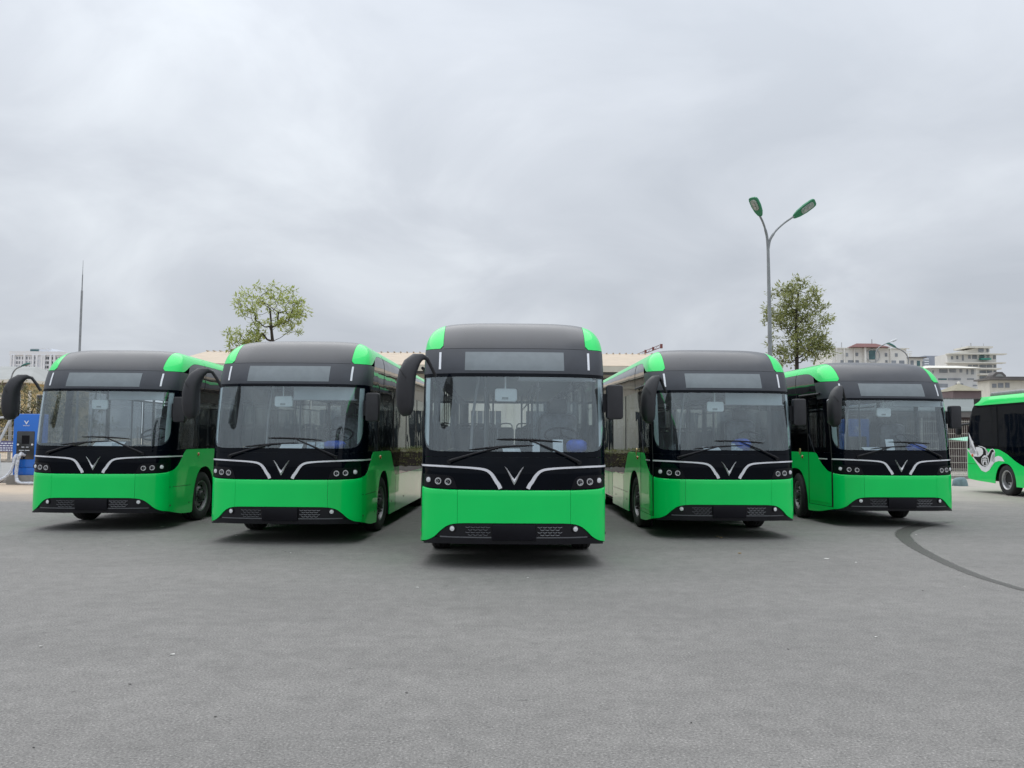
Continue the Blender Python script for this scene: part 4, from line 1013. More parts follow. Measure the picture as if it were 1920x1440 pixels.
def rl(u, v, dy=0): q = at(u, v, D); return (q.x-pb.x, dy, q.z)
MB().tube([(0, 0, 0), (0, 0, 0.9), (rl(1443, 600)), (rl(1440, 462))], [0.11, 0.105, 0.075, 0.055], 14).build('pole', 'lamp_steel', lp, 50)
MB().lathe([(0, 0.24), (0.05, 0.24), (0.08, 0.16), (0.35, 0.14)], 14, 'Z').build('base', 'lamp_steel', lp, 40)
MB().tube(spl([rl(1440, 470), rl(1438, 447, -.03), rl(1433, 430, -.1), rl(1427, 418, -.2), rl(1421, 409, -.28)]), [0.052]*10+[0.04]*11, 10).build('arm', 'lamp_steel', lp, 50)
MB().tube(spl([rl(1440, 470), rl(1443, 452), rl(1452, 436), rl(1468, 420, .02), rl(1492, 403, .05)]), [0.052]*10+[0.038]*11, 10).build('arm', 'lamp_steel', lp, 50)
lamp_head(lp, rl(1422, 409, -.28), rl(1402, 379, -.62), 0.44, 'lamp_green', LR[0])
lamp_head(lp, rl(1488, 407, .05), rl(1527, 379, -.10), 0.40, 'lamp_green', LR[1])
def street_lamp(D, pole_u, pole_v, pts, head, label, mat, w, rad=0.07):
    b = at(pole_u, pole_v, D); r = empty('street_lamp', (b.x, D, 0)); tag(r, label, 'street lamp')
    f = lambda p: (at(p[0], p[1], D).x-b.x, 0, at(p[0], p[1], D).z)
    P0 = [f(p) for p in pts]
    MB().tube([(P0[0][0], 0, 0)] + [P0[0]], [rad*1.6, rad], 10).build('pole', 'lamp_steel', r, 50)
    MB().tube(spl(P0), rad*0.75, 8).build('arm', 'lamp_steel', r, 50)
    h0, h1 = f(head[0]), f(head[1])
    lamp_head(r, h0, h1, w, mat)
street_lamp(66, 1704, 690, [(1704, 690), (1703.5, 676), (1699, 664), (1690, 656.5), (1680, 652)], [(1680, 652), (1663, 643.5)], 'street lamp with drooping arm and teal head before the red-roofed building', 'lamp_teal', 0.42)
street_lamp(74, 1642, 700, [(1642, 700), (1642, 664), (1645, 655), (1655, 647), (1668, 642)], [(1668, 642), (1682, 636.5)], 'slim street lamp with pale flat head rising towards the stepped building', 'lamp_white', 0.25, 0.06)
street_lamp(60, 22, 740, [(22, 740), (21, 712), (24, 700), (31, 691), (40, 687)], [(40, 687), (56, 681.5)], 'street lamp with dark teal head in front of the yellow building', 'lamp_teal', 0.30)
b = at(147.5, 700, 46); mr = empty('lightning_mast', (b.x, 46, 0)); tag(mr, 'tall thin grey lightning mast rising behind the bus beside the blue charging cabinet', 'mast')
zt = [at(150, v, 46).z for v in (650, 545, 515, 488)]
MB().tube([(0, 0, 0), (0, 0, zt[1])], [0.075, 0.055], 10).build('pole', 'lamp_steel', mr, 50)
MB().tube([(0, 0, zt[1]-0.1), (0, 0, zt[2])], [0.032, 0.028], 8).build('upper_pole', 'lamp_steel', mr, 50)
MB().tube([(0, 0, zt[2]-0.1), (0, 0, zt[3])], [0.018, 0.008], 8).build('rod', 'lamp_steel', mr, 50)

# ------------------------------------------------------------------ dove-painted bus on the right
pbr('dove_white', (0.84, 0.84, 0.87), 0.35, var=0.03, coat=0.4)
pbr('seat_blue', (0.02, 0.07, 0.35), 0.6, var=0.1)
def dove_bus():
    r = empty('coach_bus', (17.12, 30.0, 0), R(-2.0))
    tag(r, 'green bus with a white dove emblem by its front wheel, standing at the mesh fence', 'bus')
    # local frame: x to the right, y away from the viewer; front end at y = 0, tail at y = -11; visible flank at x = -1.24
    X = -1.24; AXL = -2.75
    def flank(name, mat, ys, zl, zu, off=0.0, par=None, th=0.012):
        # curves round to the front end near y = 0
        rows = []; n = 10
        for i in range(n+1):
            row = []
            for y in ys:
                z = zl(y)+(zu(y)-zl(y))*i/n
                row.append(surf(y, z, off))
            rows.append(row)
        return link(name, grid(rows, th).mesh(name), mat, par or r, 30)
    fr = mono([(0.2, 0.06), (0.6, 0.0), (1.3, 0.02), (2.0, 0.10), (2.6, 0.30), (2.9, 0.48), (3.1, 0.62)])
    def pos(y, z):
        e = -fr(z)               # foremost y at this height
        yy = min(y, 0)
        t = yy - e
        c = 0.42
        x = X
        if yy > e - c:
            q = (yy - (e - c))/c; q = max(0, min(1, q)); x = X + 0.55*(1-math.sqrt(max(0, 1-q*q*0.98)))
        if z > 2.92: x += (z-2.92)**2*1.6
        return Vector((x, min(yy, e), z))
    def surf(y, z, off):
        p = pos(y, z); a = pos(y-0.01, z)-pos(y+0.01, z); b = pos(y, z+0.01)-pos(y, z-0.01)
        n = a.cross(b)
        if n.length < 1e-9: n = Vector((-1, 0, 0))
        n.normalize()
        if n.x > 0: n = -n
        return (p+n*off, n)
    def arch(y):
        d = abs(y-AXL)/0.62
        return 0.34 if d >= 1 else 0.34+0.68*(1-d**2.3)**0.5
    ysA = lin(0, -0.5, 12) + lin(-0.55, AXL+0.62, 10) + [AXL+0.62*math.cos(math.pi*i/24) for i in range(25)] + lin(AXL-0.66, -11, 10)
    ysA = sorted(set(round(y, 4) for y in ysA), reverse=True)
    top = mono([(-11, 0.72), (-5.3, 0.74), (-4.3, 0.82), (-3.6, 1.00), (-2.75, 1.36), (-2.3, 1.47), (-1.0, 1.475), (0, 1.475)])
    low = mono([(-11, 0.30), (-3.5, 0.30), (-2.0, 0.36), (-0.6, 0.42), (0, 0.55)])
    flank('flank_green', 'green', ysA, lambda y: max(low(y), arch(y) if abs(y-AXL) < 0.62 else 0), top)
    flank('flank_glass', 'mask_black', lin(0, -0.6, 12) + lin(-0.7, -11, 20), lambda y: top(y)+0.004, lambda y: 2.93, off=-0.003)
    flank('roof_edge', 'green', lin(0, -0.6, 12) + lin(-0.7, -11, 20), lambda y: 2.935+0.10*max(0, 1+y*1.0), lambda y: 3.22)
    MB().rbox(-0.75, 0.75, -10.5, -1.0, 3.18, 3.40, 0.08).build('roof_fairing', 'rim', r, 40)
    MB().box(-0.93, 0.93, -10.9, -0.75, 3.19, 3.235).build('roof_deck', 'green', r)
    MB().box(-1.1, 1.1, -11.0, -0.62, 0.42, 3.18).build('inner_body', 'under', r)
    # far flank, front and rear so that the bus stays whole from elsewhere
    MB().box(1.10, 1.24, -11.0, -0.3, 0.36, 3.10).build('far_flank', 'green', r)
    MB().rbox(-0.70, 1.10, -0.62, -0.06, 0.45, 2.2, 0.12).build('front_panel', 'green', r, 40)
    MB().rbox(-1.2, 1.2, -11.06, -11.0, 0.36, 3.15, 0.15).build('rear_panel', 'green', r, 40)
    for a, b in ((-0.75, -2.35), (-2.45, -4.1), (-4.2, -5.9), (-6.0, -7.6)):
        flank('side_window', 'side_mirror_glass', lin(a, b, 4), lambda y: max(1.55, top(y)+0.10), lambda y: 2.86, off=0.002, th=0.004)
    rows = [surf(y, z, 0.006) for y, z in ((-0.55, 1.98), (-0.9, 1.86), (-1.5, 1.70), (-2.1, 1.63))]
    flank('belt_joint', 'under', lin(0, -1.9, 20), lambda y: 0.95-0.0, lambda y: 0.962, off=0.002, th=0.004)
    # wheel
    for yy, sg in ((AXL, -1), (AXL, 1), (-8.6, -1), (-8.6, 1)):
        hw = 0.15
        t = MB().lathe([(-hw*.86, .30), (-hw, .38), (-hw*.95, .46), (-hw*.7, .49), (hw*.7, .49), (hw*.95, .46), (hw, .38), (hw*.86, .30)], 36, 'X', caps=False).build('wheel', 'tyre', r, 50)
        t.location = (sg*1.06, yy, 0.49)
        MB().lathe([(-0.10*sg*-1, 0.30), (0.13*sg, 0.318), (0.135*sg, 0.30), (0.11*sg, 0.27), (-0.01*sg, 0.25), (-0.02*sg, 0.12), (0.03*sg, 0.11), (0.04*sg, 0.002)], 32, 'X', caps=False).build('rim', 'rim_silver', t, 40)
        h = MB()
        for k in range(6):
            a = 2*math.pi*(k+0.3)/6; h.lathe([(-0.012*sg, 0.035), (0.0, 0.034), (0.001*sg, 0.001)], 8, 'X', o=(0, 0.19*math.cos(a), 0.19*math.sin(a)))
        tag(h.build('vent_holes', 'under', t, 40), kind='stuff')
    # dove emblem, drawn on the flank (y, z)
    def decal(name, mat, pts, off, par=None):
        # y given as metres behind the front end
        n = len(pts); mb = MB()
        bm = bmesh.new(); vs = []
        for y, z in pts: vs.append(bm.verts.new((0, y, z)))
        f = bm.faces.new(vs); bmesh.ops.triangulate(bm, faces=[f])
        for _ in range(2): bmesh.ops.subdivide_edges(bm, edges=[e_ for e_ in bm.edges if e_.calc_length() > 0.12], cuts=1)
        bmesh.ops.triangulate(bm, faces=bm.faces[:])
        for v in bm.verts:
            p, nn = surf(-v.co.y, v.co.z, off); v.co = p
        bmesh.ops.recalc_face_normals(bm, faces=bm.faces)
        ex = bmesh.ops.extrude_face_region(bm, geom=bm.faces[:])
        for v in [q for q in ex['geom'] if isinstance(q, bmesh.types.BMVert)]: v.co.x += 0.003
        bmesh.ops.recalc_face_normals(bm, faces=bm.faces)
        me = bpy.data.meshes.new(name); bm.to_mesh(me); bm.free()
        return link(name, me, mat, par or r)
    def uv(zx, zy):   # zoomed photo coordinates of the emblem -> flank
        u, v = 1800+zx/6, 700+zy/6
        d = pray(u, v); o = Vector((0, 0, CAM_H))
        mi = (Matrix.Translation((17.12, 30.0, 0)) @ Matrix.Rotation(R(-2.0), 4, 'Z')).inverted()
        O = mi @ o; Dd = (mi.to_3x3() @ d); t = (X-O.x)/Dd.x; q = O+Dd*t
        return (-q.y, q.z)
    ctr = empty_emblem = None
    outline = [(97, 665), (112, 705), (135, 750), (165, 790), (200, 812), (250, 822), (285, 838), (302, 870), (305, 915), (325, 893), (345, 855), (368, 847), (388, 862), (396, 888), (372, 896), (358, 940), (348, 985), (385, 945), (430, 928), (470, 942), (500, 992), (440, 985), (390, 1000), (355, 1040), (330, 1090), (290, 1112), (245, 1095), (215, 1050), (160, 970), (110, 900), (75, 848), (130, 880), (185, 905), (165, 862), (135, 800), (108, 735)]
    em = decal('dove_emblem', 'dove_white', [uv(*p) for p in outline], 0.004)
    decal('dove_body', 'plate_black', [uv(*p) for p in [(150, 775), (205, 820), (255, 832), (280, 850), (293, 880), (297, 925), (318, 925), (338, 890), (352, 862), (370, 856), (381, 868), (384, 882), (364, 890), (350, 935), (338, 990), (320, 1025), (285, 1050), (250, 1040), (205, 1000), (150, 935), (205, 940), (245, 935), (268, 905), (266, 870), (240, 838), (190, 825), (205, 880), (240, 905), (190, 880), (165, 825)]], 0.009, em)
    decal('wing_feather', 'dove_white', [uv(*p) for p in [(178, 830), (215, 828), (250, 842), (264, 872), (262, 905), (240, 930), (200, 938), (160, 925), (215, 912), (205, 885), (190, 860)]], 0.013, em)
    def ell(cx, cy, rx_, ry_, n=22, a0=0, a1=360): return [uv(cx+rx_*math.cos(R(a0+(a1-a0)*k/n)), cy+ry_*math.sin(R(a0+(a1-a0)*k/n))) for k in range(n)]
    decal('badge_disc', 'dove_white', ell(287, 982, 42, 60), 0.016, em)
    decal('badge_field', 'plate_black', ell(287, 982, 34, 51), 0.020, em)
    for q in ([(265, 945), (287, 930), (309, 945), (303, 952), (287, 942), (271, 952)], [(258, 968), (316, 968), (310, 980), (264, 980)], [(262, 986), (276, 986), (276, 1025), (266, 1020)], [(298, 986), (312, 986), (308, 1020), (298, 1025)], [(278, 986), (296, 986), (296, 996), (278, 996)], [(270, 956), (304, 956), (304, 962), (270, 962)]):
        decal('badge_mark', 'dove_white', [uv(*p) for p in q], 0.024, em)
    yo, zo = uv(143, 922); p, nn = surf(-yo, zo, 0.012)
    MB().lathe([(0.012, 0.055), (-0.012, 0.05), (-0.02, 0.02)], 12, 'X', o=p).build('side_marker', 'orange', r, 40)
    m = MB().tube([(-1.0, -0.35, 2.35), (-1.18, -0.05, 2.32), (-1.30, 0.10, 2.25)], 0.04, 8).rbox(-1.40, -1.22, 0.02, 0.16, 1.95, 2.28, 0.05)
    m.build('wing_mirror', 'mirror_plastic', r, 40)
    return r
pbr('side_mirror_glass', (0.003, 0.005, 0.010), 0.05, var=0.1, spec=0.0, coat=0.45, wave=0.12)
dove_bus()

# ------------------------------------------------------------------ buildings
pbr('wall_cream', (0.66, 0.63, 0.56), 0.85, var=0.08, scale=1.2)
pbr('trim_cream', (0.62, 0.59, 0.50), 0.8, var=0.06, scale=2)
pbr('roof_tan', (0.50, 0.41, 0.31), 0.7, var=0.08, scale=1.5)
pbr('gutter', (0.05, 0.05, 0.05), 0.7, var=0.2)
pbr('pane_dark', (0.025, 0.030, 0.035), 0.15, var=0.3, scale=2, coat=0.6)
pbr('pane_teal', (0.05, 0.13, 0.14), 0.15, var=0.3, scale=0.6, coat=0.6)
pbr('pane_far', (0.24, 0.26, 0.29), 0.3, var=0.3, scale=0.5)  # pane tone lifted, distance haze put into the colour
pbr('wall_white', (0.72, 0.71, 0.68), 0.85, var=0.07, scale=0.4)  # wall white raised to imitate haze on the far buildings
pbr('wall_pale', (0.60, 0.605, 0.61), 0.85, var=0.07, scale=0.4)
pbr('wall_blue', (0.30, 0.33, 0.39), 0.8, var=0.08, scale=0.4)
pbr('wall_yellow', (0.54, 0.43, 0.23), 0.85, var=0.12, scale=0.5)
pbr('wall_brown', (0.16, 0.12, 0.125), 0.85, var=0.10, scale=0.8)
pbr('wall_tower', (0.72, 0.745, 0.79), 0.8, var=0.04, scale=0.2)
pbr('roof_red', (0.16, 0.065, 0.06), 0.75, var=0.12, scale=1.0)
pbr('roof_khaki', (0.27, 0.25, 0.18), 0.8, var=0.12, scale=1.0)
pbr('roof_grey', (0.15, 0.175, 0.17), 0.6, var=0.12, scale=1.5)
pbr('roof_far', (0.30, 0.31, 0.30), 0.7, var=0.1, scale=0.5)
pbr('slab_pale', (0.66, 0.64, 0.58), 0.8, var=0.08, scale=0.6)
pbr('dark_trim', (0.15, 0.14, 0.135), 0.8, var=0.2, scale=1)  # dark tone lightened for the painted haze on the far villa
pbr('steel_pale', (0.45, 0.46, 0.47), 0.6, var=0.1)
pbr('awning_teal', (0.05, 0.25, 0.20), 0.7, var=0.1)
pbr('awning_green', (0.25, 0.60, 0.42), 0.6, var=0.08)
pbr('crane_red', (0.20, 0.06, 0.055), 0.6, var=0.1)
def wbox(parent, name, mat, x0, x1, y0, y1, z0, z1): return MB().box(x0, x1, y0, y1, z0, z1).build(name, mat, parent)
def window(parent, x0, x1, z0, z1, y, pane='pane_dark', fr=0.06, frame='trim_cream', bars=0, sill=True):
    f = MB()
    f.box(x0-fr, x1+fr, y-0.06, y+0.02, z1, z1+fr).box(x0-fr, x1+fr, y-0.10 if sill else y-0.06, y+0.02, z0-fr, z0)
    f.box(x0-fr, x0, y-0.06, y+0.02, z0, z1).box(x1, x1+fr, y-0.06, y+0.02, z0, z1)
    for k in range(bars): xx = x0+(x1-x0)*(k+1)/(bars+1); f.box(xx-0.02, xx+0.02, y-0.05, y-0.01, z0, z1)
    w = f.build('window', frame, parent)
    MB().box(x0, x1, y-0.012, y-0.003, z0, z1).build('pane', pane, w)
    return w
# long depot hall behind the row of buses
x0, x1, yf = -19.0, 12.0, 48.0
dh = empty('depot_hall', (0, yf, 0)); tag(dh, 'long cream depot hall with tan sheet roof behind the buses', 'building')
ze = at(1128, 692, yf).z; zr_ = at(1128, 667, yf+6).z
wbox(dh, 'wall', 'wall_cream', x0, x1, 0, 11.9, 0, ze-0.02)
rf = MB().poly([(x0-0.5, -0.6, ze+0.02), (x1+0.5, -0.6, ze+0.02), (x1+0.5, 6, zr_), (x0-0.5, 6, zr_)], (0, 0, 0.12)).poly([(x0-0.5, 6.003, zr_), (x1+0.5, 6.003, zr_), (x1+0.5, 12.6, ze+0.02), (x0-0.5, 12.6, ze+0.02)], (0, 0, 0.12)).build('roof', 'roof_tan', dh)
rb = MB()
for i in range(0, 78): xx = x0-0.4+i*0.41; rb.box(xx-0.03, xx+0.03, 5.7, 6.3, zr_+0.12, zr_+0.165)
tag(rb.build('ridge_ribs', 'roof_tan', rf), kind='stuff')
for xx in (x0, x1-0.02): MB().poly([(xx, 0.0, ze-0.02), (xx, 12, ze-0.02), (xx, 6, zr_-0.02)], (0.02, 0, 0)).build('gable', 'wall_cream', dh)
wbox(dh, 'fascia', 'trim_cream', x0-0.5, x1+0.5, -0.66, -0.605, ze-0.22, ze+0.10)
wbox(dh, 'gutter', 'gutter', x0-0.5, x1+0.5, -0.62, -0.42, ze-0.36, ze-0.225)
wbox(dh, 'cornice', 'trim_cream', x0, x1, -0.12, -0.002, ze-1.15, ze-0.95)
xx = x0+1.2
while xx < x1-2.4:
    window(dh, xx, xx+1.7, 1.1, 3.3, 0, bars=4); xx += 3.1
xx = x0+0.3
while xx < x1:
    wbox(dh, 'pilaster', 'trim_cream', xx-0.2, xx+0.2, -0.10, -0.002, 0, ze-1.17); xx += 3.1
for xx in (x0+2, x0+9, x0+17, x0+24): wbox(dh, 'vent', 'dark_trim', xx, xx+0.9, -0.03, -0.002, ze-0.75, ze-0.50)
# red crane jib beyond the hall
cj = at(1186, 671, 75); ck = at(1240, 651, 75)
cr = empty('crane', (cj.x, 75, 0)); tag(cr, 'dark red lattice crane jib rising beyond the depot hall roof', 'crane')
v = Vector((ck.x-cj.x, 0, ck.z)); o_ = Vector((0, 0, cj.z)); base_ = Vector((-6, 0, cj.z-2.4))
ch = MB().tube([base_, v], 0.035, 6).tube([base_+Vector((0, 0, 0.1)), v+Vector((0, 0, 0.26))], 0.025, 6)
for k in range(14):
    a = base_.lerp(v, k/14); b2 = (base_+Vector((0, 0, 0.1))).lerp(v+Vector((0, 0, 0.26)), (k+0.5)/14); c2 = base_.lerp(v, (k+1)/14); ch.tube([a, b2], 0.016, 5).tube([b2, c2], 0.016, 5)
ch.build('jib', 'crane_red', cr, 50)
MB().box(v.x-0.1, v.x+0.1, -0.1, 0.1, v.z-0.1, v.z+0.28).build('jib_head', 'crane_red', cr)
for k in (0.45, 0.72): q = o_.lerp(v, k); MB().box(q.x-0.09, q.x+0.09, -0.09, 0.09, q.z, q.z+0.28).build('marker_post', 'crane_red', cr)
MB().tube([(-6, 0, 0), tuple(base_)], 0.35, 8).build('mast', 'crane_red', cr, 50)

# left: tower block far away
D = 330
def rect(u0, v0, u1, v1, D): a, b = at(u0, v0, D), at(u1, v1, D); return min(a.x, b.x), max(a.x, b.x), min(a.z, b.z), max(a.z, b.z)
tx0, tx1, _, tz = rect(20, 661, 122, 700, D)
tw = empty('tower_block', (0, D, 0)); tag(tw, 'pale high-rise apartment block far off on the left', 'building')
wbox(tw, 'wall', 'wall_tower', tx0, tx1, 0, 16, 0, tz)
a = rect(54, 652.5, 93, 661, D); wbox(tw, 'crown', 'wall_tower', a[0], a[1], 1, 12, tz, a[3]); 
a2 = rect(55, 654.5, 70, 660, D); wbox(tw, 'crown_glass', 'pane_teal', a2[0], a2[1], 0.6, 1.0, a2[2], a2[3])
wbox(tw, 'parapet', 'wall_tower', tx0-0.3, tx1+0.3, -0.4, -0.01, tz-1.0, tz+0.5)
for u in (21, 26, 46, 62, 69, 79, 83, 95, 102): xa = at(u, 700, D).x; wbox(tw, 'pilaster', 'wall_tower', xa-0.35, xa+0.35, -0.7, -0.01, 0, tz-1.0)
wcol = [(29.5, 33), (34.5, 37.5), (40.5, 44), (48, 51), (54, 56), (58, 60.5), (64, 67), (78, 80.5), (84, 87), (88, 91), (93.5, 95), (97.5, 100.5), (104, 107), (109, 112), (114, 117)]
pm = {}
for u0, u1 in wcol:
    xa, xb = at(u0, 690, D).x, at(u1, 690, D).x
    for fl_ in range(9):
        z1_ = tz-1.6-fl_*1.75
        w = wbox(tw, 'window', 'pane_far' if (u0 < 84 or u0 > 100) else 'pane_dark', xa, xb, -0.05, -0.012, z1_-1.05, z1_)
# yellow hall with grey hip roof
D = 92
yb = empty('yellow_hall', (at(20, 700, D).x, D, 0)); tag(yb, 'yellow building with shallow grey hipped roof behind the trees at the left', 'building')
ox = at(20, 700, D).x
f = lambda u, v_: (at(u, v_, D).x-ox, at(u, v_, D).z)
xr, zt_ = f(62, 706)[0], f(62, 706)[1]; xl = -14.0
wbox(yb, 'wall', 'wall_yellow', xl, xr-0.8, 0, 14, 0, zt_-0.7)
wbox(yb, 'frieze', 'dark_trim', xl, xr-0.7, -0.05, -0.004, zt_-1.5, zt_-0.72)
wbox(yb, 'eave', 'slab_pale', xl-0.8, xr, -0.8, 14.8, zt_-0.70, zt_-0.40)
zrg = f(2, 677)[1]
MB().add([(xl-0.8, -0.8, zt_-0.395), (xr, -0.8, zt_-0.395), (xr, 14.8, zt_-0.395), (xl-0.8, 14.8, zt_-0.395), (xl+5, 7, zrg), (f(0, 677)[0], 7, zrg)], [(0, 1, 5, 4), (1, 2, 5), (2, 3, 4, 5), (3, 0, 4), (3, 2, 1, 0)]).build('roof', 'roof_far', yb)
for k in range(6): window(yb, xl+1+k*3.2, xl+2.4+k*3.2, 3.6, 6.2, 0, bars=1, frame='slab_pale')
for k in range(7): wbox(yb, 'pilaster', 'slab_pale', xl+0.2+k*3.2-0.15, xl+0.2+k*3.2+0.15, -0.12, -0.006, 0, zt_-1.52)

# right: far buildings
def facade(name, label, D, u0, v0, u1, depth, wall, wins, pane='pane_far', extra=None, ang=0.0):
    x0, x1, _, z1 = rect(u0, v0, u1, 800, D)
    r = empty(name, ((x0+x1)/2, D, 0), ang); tag(r, label, 'building'); cx = (x0+x1)/2
    wbox(r, 'wall', wall, x0-cx, x1-cx, 0, depth, 0, z1)
    for w in wins:
        a = rect(w[0], w[1], w[2], w[3], D); wbox(r, 'window', w[4] if len(w) > 4 else pane, a[0]-cx, a[1]-cx, -0.08, -0.012, a[2], a[3])
    return r, cx, D
def fb(r, cx, D, name, mat, u0, v0, u1, v1, ya, yb):
    a = rect(u0, v0, u1, v1, D); return wbox(r, name, mat, a[0]-cx, a[1]-cx, ya, yb, a[2], a[3])
wins = [(1586, 662, 1590, 668.5), (1604, 661.5, 1609, 668), (1659, 662, 1663.5, 668.5), (1678, 662.5, 1683, 669), (1629, 657, 1642, 674, 'pane_teal'), (1660, 675.5, 1664, 680), (1670, 676, 1680, 681), (1686, 676, 1695.5, 682), (1576, 675.5, 1584, 680), (1590, 675.5, 1600, 680), (1604, 675.5, 1610, 680)]
r, cx, D = facade('hospital_block', 'pale building topped by a dark red hipped roof pavilion beyond the buses', 170, 1560, 653.5, 1703, 10, 'wall_white', wins)
for u in (1568, 1582, 1601, 1619.5, 1669): fb(r, cx, D, 'pilaster', 'wall_white', u-1.2, 653, u+1.2, 690, -0.35, -0.013)
fb(r, cx, D, 'parapet', 'slab_pale', 1559, 652, 1704, 654.5, -0.3, -0.014)
a = rect(1590, 643.5, 1664, 652.5, D)
m0, m1 = at(1607, 643.5, D).x-cx, at(1643, 643.5, D).x-cx
MB().add([(a[0]-cx, -1.5, a[2]), (a[1]-cx, -1.5, a[2]), (a[1]-cx, 2.1, a[2]), (a[0]-cx, 2.1, a[2]), (m0, 0.3, a[3]), (m1, 0.3, a[3])], [(0, 1, 5, 4), (1, 2, 5), (2, 3, 4, 5), (3, 0, 4), (3, 2, 1, 0)]).build('pavilion_roof', 'roof_red', r)
fb(r, cx, D, 'pavilion_wall', 'dark_trim', 1612, 652, 1650, 654, 0.5, 7)
fb(r, cx, D, 'column', 'wall_white', 1617.5, 651, 1622, 690, -0.8, -0.36)
ci = Vector((at(1635.5, 667, D).x-cx, -0.4, at(1635.5, 667, D).z))
MB().tube([ci+Vector((1.35*math.cos(t), 0, 1.35*math.sin(t))) for t in lin(0, 2*math.pi, 24)], 0.12, 6, cap=False).build('round_arch', 'steel_pale', r, 60)
for u, va, vb in ((1585, 640, 653), (1642.5, 634, 643.5)): q = at(u, va, D); MB().tube([(q.x-cx, 2, at(u, vb, D).z), (q.x-cx, 2, q.z)], 0.10, 6).build('antenna', 'steel_pale', r, 50)
r, cx, D = facade('annex_block', 'low pale annex with dark cornice and teal window beside the red-roofed building', 172, 1703.5, 671, 1734, 6, 'wall_white', [(1707, 676, 1713, 684), (1719, 676.5, 1725, 686, 'pane_teal'), (1729, 678, 1733, 686)])
fb(r, cx, D, 'cornice', 'dark_trim', 1702, 669.5, 1735, 671.6, -0.6, 0.6)
sc = MB()
for u in range(1703, 1727, 4):
    q = at(u, 655, D); sc.box(q.x-cx-0.06, q.x-cx+0.06, 4, 4.12, at(u, 671, D).z, q.z-0.3)
for v_ in (655, 659, 663, 667): aa, bb = at(1702, v_, D), at(1727, v_, D); sc.box(aa.x-cx, bb.x-cx, 3.95, 4.05, aa.z-0.12, aa.z)
sc.build('roof_frame', 'slab_pale', r)
wins = [(1757+0, 672, 1769, 674), (1757, 677, 1769, 679)]
r, cx, D = facade('blue_grey_block', 'distant blue grey office block between the annex and the stepped tower', 300, 1733, 667, 1772, 8, 'wall_blue', [])
for v_ in (672, 676.5, 681, 685.5): 
    fb(r, cx, D, 'window', 'wall_tower', 1733.5, v_, 1741, v_+2.3, -0.3, -0.02); fb(r, cx, D, 'window', 'wall_tower', 1756, v_, 1769, v_+2.0, -0.3, -0.02)
# stepped white tower
wins = [(1783, 668, 1787, 674), (1793, 667, 1796.5, 673.5), (1803.5, 666, 1807, 676), (1815, 666, 1820, 672.5), (1822.5, 665, 1831.5, 673), (1836, 665.5, 1845.5, 674, 'pane_teal'), (1850, 666, 1855, 674), (1862, 666.5, 1867, 673.5)]
for row in range(6):
    v_ = 684+row*10.6
    wins += [(1836.5, v_, 1848.5, v_+5), (1850, v_, 1860, v_+5), (1863, v_, 1867.5, v_+5)]
    if row == 0: wins += [(1815, 684, 1822, 687), (1824, 684, 1833, 687)]
r, cx, D = facade('stepped_tower', 'cream white stepped apartment tower with terraces and rooftop antennas', 235, 1776, 664, 1872, 7, 'wall_white', wins)
for v_, ua, ub in ((663, 1774, 1882), (679.5, 1772, 1880), (690.5, 1832, 1872), (701, 1832, 1872), (711.5, 1832, 1872)): fb(r, cx, D, 'floor_slab', 'slab_pale', ua, v_, ub, v_+2.8, -1.6, 0.5)
a = rect(1834, 651.5, 1857, 664, D); wbox(r, 'upper_storey', 'wall_white', a[0]-cx, a[1]-cx, 0.3, 6.5, a[2], a[3]+0.2)
fb(r, cx, D, 'upper_slab', 'slab_pale', 1812, 649.5, 1859, 653, -0.8, 7)
fb(r, cx, D, 'window', 'pane_far', 1835.5, 654, 1844.5, 659.5, 0.0, 0.28); fb(r, cx, D, 'window', 'pane_far', 1850.5, 654.5, 1854, 659.5, 0.0, 0.28)
q = [at(u, v_, D) for u, v_ in ((1776, 664), (1834, 652), (1834, 664))]
MB().poly([(p.x-cx, 0.2, p.z) for p in q], (0, 6, 0)).build('sloping_roof', 'slab_pale', r)
fb(r, cx, D, 'terrace_awning', 'awning_teal', 1834, 672.5, 1852, 675.5, -1.8, -0.3)
for u, va, w in ((1831, 641, 0.35), (1855, 642, 0.18), (1814, 645, 0.10)):
    q = at(u, va, D); MB().tube([(q.x-cx, 3, at(u, 651, D).z), (q.x-cx, 3, q.z)], w*0.6, 6).build('antenna', 'steel_pale', r, 50)
# pale office block in front of it
wins = [(1761, 692, 1776.5, 699), (1780, 692, 1792.5, 698.5), (1799, 692, 1804, 698.5), (1812, 692.5, 1815, 702), (1820.5, 692.5, 1826, 702), (1759, 709.5, 1775, 712.5, 'pane_teal'), (1777, 709, 1801.5, 713), (1813, 709.5, 1826, 712), (1759, 719.5, 1777, 726), (1792, 719, 1806, 727), (1824, 721.5, 1832, 724), (1748, 694.5, 1750.5, 700)]
r, cx, D = facade('pale_office', 'pale grey office block with flat overhanging roof below the stepped tower', 190, 1742, 688, 1833, 6, 'wall_pale', wins)
a = rect(1733, 684, 1836, 691.5, D)
MB().add([(a[0]-cx, -2, a[2]), (a[1]-cx, -2, a[2]), (a[1]-cx, 8, a[2]), (a[0]-cx, 8, a[2]), (a[0]-cx+1.5, 2, a[3]), (a[1]-cx-4, 2, a[3]), (a[1]-cx-4, 5, a[3]), (a[0]-cx+1.5, 5, a[3])], [(0, 1, 5, 4), (1, 2, 6, 5), (2, 3, 7, 6), (3, 0, 4, 7), (4, 5, 6, 7), (3, 2, 1, 0)]).build('roof', 'slab_pale', r)
